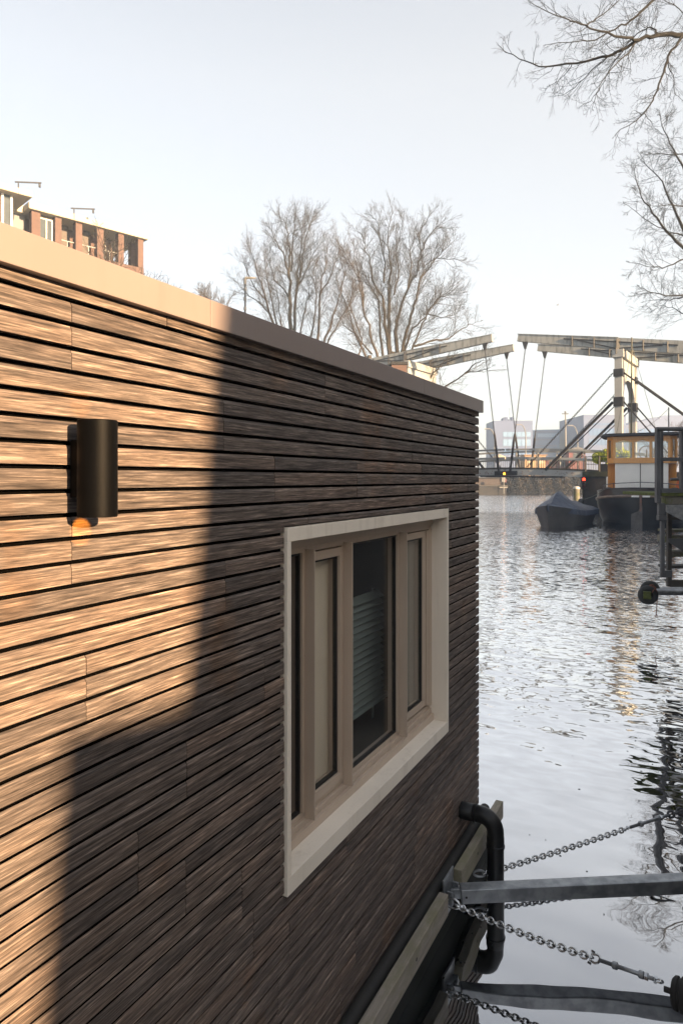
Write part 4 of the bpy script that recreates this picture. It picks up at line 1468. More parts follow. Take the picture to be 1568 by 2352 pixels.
mb = MB()
fa = wa - 0.06
for s0 in (-1.41, -0.46, 0.40, 1.30):
    bar(mb, fa, s0, fa, s0 + 0.12, zw0 + 0.001, zw1)
xs = [(-1.29, -0.46), (-0.34, 0.40), (0.52, 1.30)]
for (u0, u1) in xs:                                   # arched head of each window
    n = 8
    for i in range(n):
        t0, t1 = i / n, (i + 1) / n
        z0_ = zw1 - 0.13 + 0.10 * math.sin(math.pi * t0)
        z1_ = zw1 - 0.13 + 0.10 * math.sin(math.pi * t1)
        zm = min(z0_, z1_)
        bar(mb, fa, u0 + (u1 - u0) * t0, fa, u0 + (u1 - u0) * t1, zm, zw1, 0.07)
for sgn in (-1, 1):
    c0, c1_ = (fa + 0.0, sgn * 1.42), (fa + 0.32, sgn * 1.72)
    for (t0, t1) in ((0, 0.2), (0.8, 1.0)):
        bar(mb, c0[0] + (c1_[0] - c0[0]) * t0, c0[1] + (c1_[1] - c0[1]) * t0, c0[0] + (c1_[0] - c0[0]) * t1, c0[1] + (c1_[1] - c0[1]) * t1, zw0 + 0.001, zw1)
    for a0, a1 in ((wa + 0.34, wa + 0.46), (wa + 1.4, wa + 1.52), (wa + 2.6, wa + 2.72)):
        bar(mb, a0, sgn * 1.70, a1, sgn * 1.70, zw0 + 0.001, zw1)
for s0 in (-1.6, -0.5, 0.4, 1.45):
    bar(mb, wa + 2.68, s0, wa + 2.68, s0 + 0.12, zw0 + 0.001, zw1)
mb.build('window_frame', M['varnish'], wh_)
for (u0, u1) in xs:
    mb = MB()
    bar(mb, fa + 0.02, u0, fa + 0.02, u1, zw0, zw1, 0.01)
    mb.build('pane', M['wheel_glass'], wh_)
for sgn in (-1, 1):
    mb = MB()
    bar(mb, fa + 0.02, sgn * 1.43, fa + 0.31, sgn * 1.70, zw0, zw1, 0.01)
    mb.build('pane', M['wheel_glass'], wh_)
    mb = MB()
    bar(mb, wa + 0.46, sgn * 1.70, wa + 2.6, sgn * 1.70, zw0, zw1, 0.01)
    mb.build('pane', M['wheel_glass'], wh_)
mb = MB()
rp_ = [(wa - 0.45, -1.55), (wa - 0.52, 0), (wa - 0.45, 1.55), (wa - 0.20, 1.95), (wa + 0.2, 2.10), (wa + 2.9, 2.10), (wa + 3.0, 1.9), (wa + 3.0, -1.9), (wa + 2.9, -2.10), (wa + 0.2, -2.10), (wa - 0.20, -1.95)]
ring(mb, rp_, zr + 0.002, zr + 0.11)
ring(mb, [((a - wa - 1.2) * 0.96 + wa + 1.2, s * 0.96) for a, s in rp_], zr + 0.112, zr + 0.17)
mb.build('roof', M['roof_dark'], wh_, bevel=0.03)
ins = MB().tube([H(wa + 0.6, 0.25, 2.9), H(wa + 0.6, 0.25, 3.9)], 0.04, 6)
ins.tube([H(wa + 0.6, 0.25 + 0.38 * math.cos(a), 3.72 + 0.38 * math.sin(a)) for a in [i * math.pi / 8 for i in range(16)]], 0.025, 6, closed=True)
ins.build('steering_wheel', M['varnish'], wh_)
MB().obox(H(wa + 3.2, -2.0, 1.08), bs * 3.8, bf * 4.0, (0, 0, 1.35)).build('deckhouse', M['white_paint'], barge, bevel=0.05)
MB().lathe(H(wa + 0.4, 2.02, 1.95), [(0.24, -0.05), (0.33, -0.05), (0.37, 0), (0.33, 0.05), (0.24, 0.05)], 20, bf).build('lifebuoy', M['orange_buoy'], barge, smooth=True)
ms = MB().tube([H(7.5, -0.75, 1.0), H(7.5, -0.70, 11.1)], [0.06, 0.035], 8)
ms.tube([H(7.5, -0.70, 10.6), H(5.6, -2.0, 1.6)], 0.012, 4).tube([H(7.5, -0.70, 10.6), H(5.6, 1.6, 1.6)], 0.012, 4)
ms.build('mast', M['plank'], barge)
fl = MB().tube([H(4.4, 1.35, 4.6), H(4.4, 1.35, 6.35)], 0.035, 6)
pts = [H(4.4, 1.35, 6.3).lerp(H(3.2, -1.5, 4.75), t) + Vector((0, 0, -0.9 * 4 * t * (1 - t) * 0.5)) for t in [i / 12 for i in range(13)]]
fl.tube(pts, 0.01, 4)
fl.build('light_string_post', M['iron'], barge)
bb = MB()
for p in pts[2::2]:
    bb.lathe(p - Vector((0, 0, 0.08)), [(0.001, 0), (0.045, 0.03), (0.03, 0.08)], 8)
bb.build('bulbs', M['white_paint'], barge)

# covered sloop, bow toward us on the left
sl_c = pix(1284, 1203, 34.2)
SO = Vector((sl_c.x, sl_c.y, 0))
sloop = thing('covered_sloop', 'open boat under a dark blue tarpaulin tied beside the barge', 'boat', SO)
sa_ = cam(-0.55, -0.83, 0)
sf = Vector((sa_.x, sa_.y, 0)).normalized()     # toward the bow: nearer and to the left
ss = Vector((sf.y, -sf.x, 0))


def S(a, s, z):
    return SO + sf * a + ss * s + Vector((0, 0, z))


def shalf(a, z):
    k = min(1, max(0, (1.75 - a) / 1.9))
    bw = (1 - (1 - k) ** 2.1) ** 0.8 if k > 0 else 0
    t = min(1, max(0, (z + 0.25) / 1.0))
    return (0.70 + 0.42 * t ** 0.7) * bw


sst = [-3.2, -2.4, -1.4, -0.5, 0.2, 0.7, 1.1, 1.4, 1.6, 1.72, 1.75]
rows = []
for zf in [i / 6 for i in range(7)]:
    r = []
    for sgn, seq in ((1, sst), (-1, list(reversed(sst))[1:])):
        for a in seq:
            top = 0.72 + 0.30 * max(0, (a + 1.0) / 2.75) ** 2
            z = -0.25 + (top + 0.25) * zf
            r.append(S(a + (0.25 * zf * max(0, a / 1.75)), sgn * shalf(a, z), z))
    rows.append(r)
hull_loft(rows, 'hull', M['sloop_hull'], sloop)
MB().prism([S(-3.2, s_ * shalf(-3.2, z), z) for (s_, z) in ((1, -0.2), (1, 0.75), (-1, 0.75), (-1, -0.2))], sf * -0.03).build('transom', M['sloop_hull'], sloop)
rows = []
prof_n = 6
for a in [-3.25, -2.6, -1.8, -1.0, -0.3, 0.4, 0.9, 1.3, 1.62, 1.86, 2.04]:
    aa = min(a, 1.74)
    top = 0.72 + 0.30 * max(0, (min(a, 1.75) + 1.0) / 2.75) ** 2
    hw = max(0.02, shalf(aa, top) + 0.04) if a < 1.95 else 0.03
    rz = 1.02 + 0.72 * math.exp(-((a - 0.05) / 1.05) ** 2) + (0.10 if a < -1 else 0)
    rz = max(rz, top + 0.05)
    if a > 1.0:
        rz = top + 0.07 + (rz - top - 0.07) * max(0, (2.04 - a) / 1.04)
    rw = random.Random(int(a * 100))
    row = []
    for (fs, fz) in ((-1.03, -0.30), (-1.02, -0.02), (-0.72, 0.30), (-0.35, 0.66), (0, 1.0), (0.35, 0.66), (0.72, 0.30), (1.02, -0.02), (1.03, -0.30)):
        zz = top + (rz - top) * fz if fz > 0 else top + fz * 0.9
        sg_ = 0.02 * rw.uniform(-1, 1) if 0 < abs(fs) < 1 else 0
        row.append(S(a + (0.06 if fz < 0 and a > 1.5 else 0), hw * fs, zz + sg_ - (0.05 if abs(fs) == 0.35 else 0)))
    rows.append(row)
tarp = hull_loft(rows, 'tarpaulin', M['tarp'], sloop, smooth=True)
om = MB()
om.lathe(S(-3.35, -0.15, 0.55), [(0.05, -0.5), (0.07, 0.15), (0.16, 0.25), (0.20, 0.50), (0.14, 0.68), (0.02, 0.72)], 12, (Vector((0, 0, 1)) - sf * 0.5).normalized())
om.build('outboard_motor', M['iron'], sloop, smooth=True)
mr = MB()
p0, p1 = S(-0.6, -0.9, 1.25), H(0.25, -1.75, 1.75)
mr.tube([p0.lerp(p1, t) - Vector((0, 0, 0.10 * 4 * t * (1 - t))) for t in [i / 8 for i in range(9)]], 0.014, 5)
props(mr.build('mooring_line', M['plank'], loc=p0), 'thin grey line from the covered boat up to the barge stern', 'rope')

# ---------------------------------------------------------------- far bank: ivy wall, huts, lamps
qw = thing('quay_wall', 'dark brick quay wall across the water under the drawbridge', 'wall', cam(24, 105.9, 0))
MB().obox(cam(14, 105.4, -0.5), rt * 40, fw * 0.55, (0, 0, 2.9)).build('brickwork', M['brick_dark'], qw)
MB().obox(cam(14, 105.2, 2.405), rt * 40, fw * 0.8, (0, 0, 0.14)).build('coping', M['abut'], qw)
jt = thing('landing_stage', 'low dark landing stage before the quay wall, left under the bridge', 'landing stage', cam(20, 104, 0))
MB().obox(cam(14, 103.4, 1.15), rt * 11.2, fw * 1.9, (0, 0, 0.22)).build('deck', M['steel_black'], jt)
MB().obox(cam(14, 103.6, -0.4), rt * 11.0, fw * 0.2, (0, 0, 1.54)).build('face', M['abut'], jt)
hg = MB()
rng = random.Random(5)
for i in range(9000):
    l = rng.uniform(25.0, 42.0)
    z = rng.uniform(0.05, 2.75) if rng.random() < 0.85 else rng.uniform(2.3, 2.95)
    th_ = 0.55 + 0.35 * math.sin(l * 1.7) + 0.25 * math.sin(l * 4.1 + z * 2)
    c0 = cam(l, 105.2 - rng.uniform(0, max(0.15, th_)), z)
    d1 = Vector((rng.gauss(0, 1), rng.gauss(0, 1), rng.gauss(0, 1.2))).normalized() * 0.14
    d2 = d1.cross(Vector((rng.gauss(0, 1), rng.gauss(0, 1), rng.gauss(0, 1)))).normalized() * 0.075
    hg.face([c0 - d1, c0 + d2, c0 + d1, c0 - d2])
props(hg.build('ivy_hedge', M['ivy'], loc=cam(33, 105, 0), recalc=False), 'thick brown winter ivy covering the quay wall behind the mooring post', 'ivy')
ns = thing('waterway_sign', 'thin white and red waterway sign pole standing at the landing stage', 'sign', cam(25.0, 103.2, 0))
sgx = lambda x, y: pix(x, y, 103.0)
MB().tube([sgx(1156.5, 1134), sgx(1156.5, 1094)], 0.06, 8).build('pole', M['lamp_white'], ns)
MB().obox(sgx(1146.5, 1120.5), rt * 1.25, fw * 0.06, (0, 0, 0.16)).build('lower_board', M['lamp_white'], ns)
MB().obox(sgx(1152.5, 1107), rt * 0.5, fw * 0.05, (0, 0, 0.9)).build('board', M['lamp_white'], ns)
MB().obox(sgx(1158.5, 1108), rt * 0.28, fw * 0.07, (0, 0, 0.55)).build('red_board', M['red_hut'], ns)


def hut(x0, x1, y0, dpt, m_, label, name, cat, roof='flat'):
    a = (x0 - 784) / 1568 * dpt
    b_ = (x1 - 784) / 1568 * dpt
    top = EYE + (1100 - y0) / 1568 * dpt
    t = thing(name, label, cat, cam((a + b_) / 2, dpt, 2.5))
    MB().obox(cam(a, dpt, 2.5), rt * (b_ - a), fw * 3, (0, 0, top - 2.5)).build('wall', M[m_], t)
    if roof == 'round':
        pts = []
        for i in range(9):
            u = i / 8
            pts.append(cam(a - 0.15 + (b_ - a + 0.3) * u, dpt - 0.2, top + 0.01 + 0.5 * math.sin(math.pi * u)))
        MB().prism(pts, fw * 3.4).build('roof', M['steel_dark'], t)
    else:
        MB().obox(cam(a - 0.2, dpt - 0.25, top + 0.004), rt * (b_ - a + 0.4), fw * 3.4, (0, 0, 0.12)).build('roof', M['tan'] if m_ == 'tan' else M['steel_dark'], t)
    w = MB()
    n = max(1, int((b_ - a) / 1.4))
    for i in range(n):
        u = a + (b_ - a) * (i + 0.25) / n
        w.obox(cam(u, dpt - 0.03, top - 1.35), rt * ((b_ - a) / n * 0.5), fw * 0.02, (0, 0, 0.9))
    w.build('window_row', M['apt_glass'] if m_ != 'tan' else M['canvas'], t)
    return t


hut(1205, 1253, 1046, 112, 'tan', 'tan boarded kiosk on the far street behind the bridge railing', 'street_kiosk', 'kiosk')
hut(1306, 1344, 1034, 114, 'red_hut', 'dark red round roofed wagon hut on the far street left of the green shrub', 'wagon_hut', 'hut', 'round')
hut(1254, 1304, 1053, 116, 'red_hut', 'low dark red shed between the tan kiosk and the wagon hut', 'street_shed', 'shed')
pa = thing('cafe_parasol', 'cream parasol on the far street seen through the bridge railing at left', 'parasol', pix(1150, 1060, 110))
cp = pix(1146, 1043, 110)
MB().tube([Vector((cp.x, cp.y, 2.5)), Vector((cp.x, cp.y, cp.z))], 0.04, 6).build('pole', M['lamp_white'], pa)
MB().lathe(Vector((cp.x, cp.y, cp.z - 0.9)), [(2.1, 0), (0.05, 0.9)], 8).build('canopy', M['canvas'], pa)


def street_lamp(px, ytop, pxh, dpt, label):
    t = thing('street_lamp', label, 'street lamp', pix(px, 1100, dpt), 'curved white street lamps on the far street')
    l0 = (px - 784) / 1568 * dpt
    zt = EYE + (1100 - ytop) / 1568 * dpt
    lh = (pxh - 784) / 1568 * dpt
    pts = [cam(l0, dpt, 2.4), cam(l0, dpt, zt - 2.2)]
    for i in range(1, 7):
        a = math.pi / 2 * i / 6
        pts.append(cam(l0 + (lh - l0) * (1 - math.cos(a)), dpt, zt - 2.2 + 2.2 * math.sin(a)))
    MB().tube(pts, [0.13, 0.10] + [0.08] * 6, 8).build('pole', M['lamp_white'], t, smooth=True)
    e = pts[-1]
    d = (lh - l0) / abs(lh - l0)
    MB().obox(e - rt * 0.05 * d - Vector((0, 0, 0.12)) - fw * 0.15, rt * (0.8 * d), fw * 0.3, (0, 0, 0.16)).build('head', M['lamp_white'], t, bevel=0.04)


street_lamp(1135.5, 984.5, 1122, 118, 'curved white street lamp before the left corner of the grey office block')
street_lamp(1207, 974.5, 1195, 118, 'curved white street lamp just right of the crossing bridge chains')
street_lamp(1326, 977, 1313, 118, 'curved white street lamp before the right office block near the thick strut')
ml = thing('light_mast', 'tall straight white light mast between the office blocks', 'light mast', pix(1299, 1100, 116))
b0 = pix(1299, 1100, 116)
MB().tube([Vector((b0.x, b0.y, 2.4)), pix(1298, 951, 116)], [0.20, 0.11], 8).build('pole', M['lamp_white'], ml, smooth=True)
hd = pix(1298, 951, 116)
MB().obox(hd - rt * 0.55, rt * 1.1, fw * 0.2, (0, 0, 0.14)).obox(hd - rt * 0.12, rt * 0.24, fw * 0.2, (0, 0, 0.5)).build('head', M['steel_dark'], ml)


# ---------------------------------------------------------------- far offices
def office(pts, dpt, depth, m_, name, label, bands, cat='office building'):
    """pts: roof outline from left to right (px, y); the facade falls from it to the street"""
    base = []
    for (x, y) in pts:
        base.append(((x - 784) / 1568 * dpt, EYE + (1100 - y) / 1568 * dpt))
    l0, l1 = base[0][0], base[-1][0]
    t = thing(name, label, cat, cam((l0 + l1) / 2, dpt, 2.5))
    MB().prism([cam(l0, dpt, 2.45)] + [cam(l, dpt, z) for l, z in base] + [cam(l1, dpt, 2.45)], fw * depth).build('wall', M[m_], t)
    for (x0, x1, y0, y1, gm, cells) in bands:
        a, b_ = (x0 - 784) / 1568 * dpt, (x1 - 784) / 1568 * dpt
        z1, z0 = EYE + (1100 - y0) / 1568 * dpt, EYE + (1100 - y1) / 1568 * dpt
        w = MB()
        for i in range(cells):
            u0, u1 = a + (b_ - a) * i / cells, a + (b_ - a) * (i + 0.9) / cells
            w.obox(cam(u0, dpt - 0.12, z0), rt * (u1 - u0), fw * 0.10, (0, 0, z1 - z0))
        w.build('window_band', M[gm], t)
    return t


# left block has a corner turned toward us
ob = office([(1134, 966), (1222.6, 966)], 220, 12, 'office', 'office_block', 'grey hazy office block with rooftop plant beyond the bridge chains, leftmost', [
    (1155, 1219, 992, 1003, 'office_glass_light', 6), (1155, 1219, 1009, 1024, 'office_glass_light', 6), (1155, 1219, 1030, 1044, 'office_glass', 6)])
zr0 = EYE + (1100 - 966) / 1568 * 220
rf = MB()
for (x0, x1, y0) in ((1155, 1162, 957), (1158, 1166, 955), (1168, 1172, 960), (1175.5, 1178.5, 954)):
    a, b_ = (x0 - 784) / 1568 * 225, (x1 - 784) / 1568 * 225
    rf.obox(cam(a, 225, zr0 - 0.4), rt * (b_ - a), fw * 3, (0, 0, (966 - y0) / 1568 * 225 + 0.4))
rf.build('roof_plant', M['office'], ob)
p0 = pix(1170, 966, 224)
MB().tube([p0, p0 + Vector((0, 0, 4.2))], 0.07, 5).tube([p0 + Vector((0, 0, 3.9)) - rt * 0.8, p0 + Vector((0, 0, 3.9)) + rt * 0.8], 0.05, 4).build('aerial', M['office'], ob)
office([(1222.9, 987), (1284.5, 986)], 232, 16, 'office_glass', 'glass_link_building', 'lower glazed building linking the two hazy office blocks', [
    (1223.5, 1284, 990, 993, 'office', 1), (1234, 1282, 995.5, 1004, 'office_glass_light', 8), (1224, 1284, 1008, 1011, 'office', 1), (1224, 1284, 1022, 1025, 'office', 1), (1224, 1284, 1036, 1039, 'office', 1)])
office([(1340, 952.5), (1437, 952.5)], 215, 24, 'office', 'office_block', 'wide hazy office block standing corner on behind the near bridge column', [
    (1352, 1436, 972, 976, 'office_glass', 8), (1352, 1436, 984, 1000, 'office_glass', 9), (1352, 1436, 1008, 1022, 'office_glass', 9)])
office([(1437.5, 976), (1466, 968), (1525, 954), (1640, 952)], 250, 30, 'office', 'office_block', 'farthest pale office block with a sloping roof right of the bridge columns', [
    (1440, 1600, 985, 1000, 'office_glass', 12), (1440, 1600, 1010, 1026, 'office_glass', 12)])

# ---------------------------------------------------------------- apartment block top left
E_L, E_D = -17.5, 61.0
ad = (-0.719, -0.695)
an = (0.695, -0.719)


def A(m_, o, z):
    """m_ along the facade from its right end, o out of the facade, z above eye"""
    return cam(E_L + ad[0] * m_ + an[0] * o, E_D + ad[1] * m_ + an[1] * o, EYE + z)


apt = thing('apartment_building', 'red brick apartment block with pale yellow cornice and loggias above the houseboat roof', 'apartment building', A(6, -3, -1))


def abox(mb, m0, m1, o0, o1, z0, z1):
    mb.quad_box([A(m0, o0, z0), A(m1, o0, z0), A(m1, o1, z0), A(m0, o1, z0), A(m0, o0, z1), A(m1, o0, z1), A(m1, o1, z1), A(m0, o1, z1)])
    return mb


ZC, ZS, ZF = 21.9, 21.35, 18.8
abox(MB(), -0.15, 10.15, -9, 0.28, ZS, ZC).build('cornice', M['cornice'], apt, bevel=0.06)
w = MB()
abox(w, 0.15, 12.5, -9, -0.02, -0.8, ZF)
abox(w, 2.1, 12.5, -9, -2.2, ZF + 0.002, ZS - 0.002)
w.build('wall', M['brick_apt'], apt)
for (m0, m1) in ((0.2, 0.72), (2.05, 2.56), (3.89, 4.45), (5.75, 6.30), (7.47, 7.98), (9.15, 9.84)):
    abox(MB(), m0, m1, -0.6, 0.0, ZF + 0.003, ZS - 0.003).build('pillar', M['brick_apt'], apt)
abox(MB(), 0.25, 0.7, -1.9, -1.4, ZF + 0.003, ZS - 0.003).build('pillar', M['brick_apt'], apt)
for (m0, m1) in ((4.46, 5.1), (6.31, 6.9)):
    abox(MB(), m0, m1, -2.1, -1.5, ZF + 0.003, ZS - 0.003).build('partition', M['soffit'], apt)
for (m0, m1, o) in ((2.7, 3.7, -2.15), (4.8, 5.6, -2.15), (6.6, 7.3, -2.15)):
    fr_ = MB()
    abox(fr_, m0, m0 + 0.10, o, o + 0.08, ZF + 0.1, ZS - 0.3)
    abox(fr_, m1 - 0.10, m1, o, o + 0.08, ZF + 0.1, ZS - 0.3)
    abox(fr_, (m0 + m1) / 2 - 0.06, (m0 + m1) / 2 + 0.06, o, o + 0.08, ZF + 0.1, ZS - 0.3)
    abox(fr_, m0 + 0.101, m1 - 0.101, o, o + 0.075, ZS - 0.4, ZS - 0.3)
    wf = fr_.build('window', M['white_frame'], apt)
    abox(MB(), m0 + 0.11, m1 - 0.11, o, o + 0.03, ZF + 0.1, ZS - 0.42).build('pane', M['apt_glass'], wf)
fr_ = MB()
for m0 in (8.05, 8.5, 9.02):
    abox(fr_, m0, m0 + 0.10, -0.45, -0.35, ZF - 0.5, ZS - 0.25)
for zz in (ZF - 0.5, ZF + 0.3, ZS - 0.35):
    abox(fr_, 8.151, 9.019, -0.447, -0.353, zz, zz + 0.1)
wf = fr_.build('window', M['white_frame'], apt)
abox(MB(), 8.06, 9.1, -0.42, -0.39, ZF - 0.4, ZS - 0.3).build('pane', M['apt_glass'], wf)
abox(MB(), 7.99, 9.14, -0.6, -0.46, ZF + 0.003, ZS - 0.003).build('infill', M['soffit'], apt)
for (m0, m1) in ((2.6, 3.88), (4.5, 5.7), (6.35, 7.45)):
    rl = MB()
    rl.tube([A(m0, -0.25, ZF + 0.85), A(m1, -0.25, ZF + 0.85)], 0.035, 6)
    rl.tube([A((m0 + m1) / 2, -0.25, ZF), A((m0 + m1) / 2, -0.25, ZF + 0.85)], 0.03, 6)
    rl.build('balcony_rail', M['white_frame'], apt)
abox(MB(), 9.9, 14.5, 0.7, 0.95, ZF - 1.4, ZF + 0.35).build('parapet', M['brick_apt'], apt)
abox(MB(), 9.86, 12.8, -1.6, -1.45, ZF + 0.01, ZS - 0.01).build('rendered_wall', M['grey_render'], apt)
abox(MB(), 10.16, 14, -4, -0.9, ZS - 0.06, ZC + 0.02).build('cornice', M['cornice'], apt, bevel=0.05)
# nearer wing at the very left
abox(MB(), 10.58, 20, -5, 2.3, ZC - 0.45, ZC + 0.02).build('cornice', M['cornice'], apt, bevel=0.06)
abox(MB(), 12.6, 20, -5, 1.5, -0.8, ZC - 0.454).build('wing_wall', M['brick_apt'], apt)
fr_ = MB()
abox(fr_, 11.78, 11.95, 1.45, 1.6, ZF - 0.6, ZC - 0.455)
abox(fr_, 12.42, 12.59, 1.45, 1.6, ZF - 0.6, ZC - 0.455)
abox(fr_, 11.951, 12.419, 1.45, 1.6, ZF - 0.6, ZF - 0.45)
wf = fr_.build('window', M['white_frame'], apt)
abox(MB(), 11.96, 12.41, 1.48, 1.51, ZF - 0.44, ZC - 0.47).build('pane', M['apt_glass'], wf)
abox(MB(), 11.80, 11.94, -2.0, 1.44, ZF - 0.6, ZC - 0.46).build('wing_side', M['apt_glass'], apt)
# hoist beams on the cornice
for (m0, zz) in ((6.55, ZC), (11.6, ZC + 0.02)):
    hb_ = MB()
    o0 = 0.2 if zz == ZC else 2.2
    hb_.beam(A(m0 + 0.2, o0 - 0.1, zz + 0.42), A(m0 - 1.3, o0 + 1.1, zz + 0.42), 0.10, 0.09)
    hb_.beam(A(m0, o0 + 0.05, zz - 0.5), A(m0, o0 + 0.05, zz + 0.34), 0.08, 0.08)
    hb_.beam(A(m0 - 1.2, o0 + 1.02, zz + 0.08), A(m0 - 1.2, o0 + 1.02, zz + 0.33), 0.12, 0.16)
    hb_.build('hoist_beam', M['steel_dark'], apt)

# small brick house by the left bridge end: only its chimney shows
hk = thing('brick_cottage', 'small brick house behind the houseboat with only its red chimney showing', 'house', pix(913, 850, 47))
p0 = pix(899, 830, 47)
MB().obox(Vector((p0.x, p0.y, 6.6)), rt * 1.05, fw * 0.8, (0, 0, p0.z - 6.6 - 0.22)).build('chimney', M['brick_apt'], hk)
MB().obox(Vector((p0.x, p0.y, p0.z - 0.218)) - rt * 0.06 - fw * 0.06, rt * 1.17, fw * 0.92, (0, 0, 0.2)).build('chimney_cap', M['abut'], hk)
q = pix(850, 1100, 46)
MB().obox(Vector((q.x, q.y, 1.3)), rt * 4.5, fw * 4, (0, 0, 4.4)).build('wall', M['brick_apt'], hk)
MB().prism([Vector((q.x, q.y, 5.72)) - rt * 0.2, Vector((q.x, q.y, 5.72)) + rt * 4.7, Vector((q.x, q.y, 7.0)) + rt * 2.25], fw * 4).build('roof', M['roof_dark'], hk)


# ---------------------------------------------------------------- bare trees
def grow(mb, p, d, L, r, lvl, cfg, rng):
    n = cfg['seg'][lvl]
    pts, dirs = [p], []
    for i in range(n):
        j = cfg['jit'][lvl]
        d = (d + Vector((rng.gauss(0, j), rng.gauss(0, j), rng.gauss(0, j) + cfg['up'][lvl]))).normalized()
        p = p + d * (L / n)
        pts.append(p)
        dirs.append(d)
    last = lvl == cfg['max']
    rads = [max(cfg['rmin'], r * (1 - (0.72 if not last else 0.5) * i / n)) for i in range(n + 1)]
    mb.tube(pts, rads, 5 if lvl == 0 else (4 if lvl == 1 else 3), cap=False)
    if last:
        return
    k = cfg['n'][lvl]
    for c in range(k):
        f = cfg['lo'][lvl] + (1 - cfg['lo'][lvl]) * (c + rng.random()) / k
        f = min(0.999, f)
        i = int(f * n)
        base = pts[i].lerp(pts[i + 1], f * n - i)
        dd_ = dirs[i]
        ang = R3(rng.gauss(cfg['ang'][lvl], 8))
        ref = Vector((rng.gauss(0, 1), rng.gauss(0, 1), rng.gauss(0, 1)))
        side = dd_.cross(ref)
        if side.length < 1e-4:
            continue
        side.normalize()
        nd = (dd_ * math.cos(ang) + side * math.sin(ang)).normalized()
        grow(mb, base, nd, L * cfg['rat'][lvl] * (1.1 - 0.45 * f) * rng.uniform(0.75, 1.2), rads[i] * 0.62, lvl + 1, cfg, rng)
    # leader carries on as a twig
    if lvl >= 1:
        grow(mb, pts[-1], d, L * cfg['rat'][lvl] * 0.6, rads[-1], lvl + 1, cfg, rng)


def tree(px, dpt, ytop, z0, label, seed, stems, spread, cfg, mat='bark_far', trunk_frac=0.25, tr=0.35, lean=0.0, name='bare_tree', stemlen=1.0):
    rng = random.Random(seed)
    l0 = (px - 784) / 1568 * dpt
    H_ = EYE + (1100 - ytop) / 1568 * dpt - z0
    base = cam(l0, dpt, z0)
    t = thing(name, label, 'tree', base, 'bare winter trees along the canal')
    th_ = H_ * trunk_frac
    fork = base + Vector((0, 0, th_)) + rt * lean * th_
    MB().tube([base, base + (fork - base) * 0.5 + rt * 0.1, fork + (fork - base).normalized() * 0.3], [tr * 1.25, tr * 1.05, tr * 0.9], 8).build('trunk', M['bark'], t, smooth=True)
    mb = MB()
    for s in range(stems):
        az = 2 * math.pi * (s + rng.random() * 0.6) / stems
        tilt = spread * (0.25 + 0.75 * rng.random()) if s else spread * 0.15
        d = Vector((math.sin(tilt) * math.cos(az), math.sin(tilt) * math.sin(az), math.cos(tilt)))
        Ls = (H_ - th_) * 0.80 * stemlen * (1.0 - 0.25 * tilt / 1.0) * rng.uniform(0.85, 1.05)
        grow(mb, fork, d, Ls, tr * 0.62, 0, cfg, rng)
    mb.build('crown', M[mat], t, recalc=False)
    return t


UP = dict(max=3, seg=[7, 5, 4, 3], jit=[0.06, 0.10, 0.13, 0.15], up=[0.06, 0.10, 0.07, 0.03], n=[15, 9, 6, 0], lo=[0.12, 0.12, 0.15, 0],
          ang=[32, 36, 40, 0], rat=[0.40, 0.42, 0.50, 0], rmin=0.013)
WIDE = dict(max=3, seg=[7, 6, 4, 3], jit=[0.10, 0.15, 0.17, 0.18], up=[0.04, 0.06, 0.04, 0.0], n=[14, 9, 6, 0], lo=[0.15, 0.15, 0.15, 0],
            ang=[40, 44, 46, 0], rat=[0.42, 0.45, 0.50, 0], rmin=0.014)
SMALL = dict(max=2, seg=[6, 4, 3], jit=[0.08, 0.13, 0.15], up=[0.05, 0.07, 0.02], n=[12, 7, 0], lo=[0.15, 0.15, 0], ang=[34, 40, 0], rat=[0.42, 0.48, 0], rmin=0.013)
tree(480, 92, 633, 1.4, 'small rounded bare treetop just above the lit fascia', 29, 6, 0.5, UP, trunk_frac=0.55, tr=0.35)
tree(258, 47, 520, 1.4, 'thin bare tree in front of the apartment loggias', 37, 4, 0.30, SMALL, trunk_frac=0.62, tr=0.16)
tree(205, 46, 580, 1.4, 'reddish bare shrub tree low before the apartment pillars', 41, 5, 0.45, SMALL, trunk_frac=0.66, tr=0.14)
tree(320, 50, 596, 1.4, 'bare tree at the right end of the apartment block', 43, 5, 0.65, SMALL, trunk_frac=0.66, tr=0.16)
tree(378, 62, 625, 1.4, 'low bare treetop right of the apartment block above the fascia', 47, 5, 0.6, SMALL, trunk_frac=0.7, tr=0.16)
tree(1545, 80, 955, 0.6, 'pale yellowish bare bush behind the gangway railing', 53, 7, 0.7, SMALL, trunk_frac=0.2, tr=0.10)


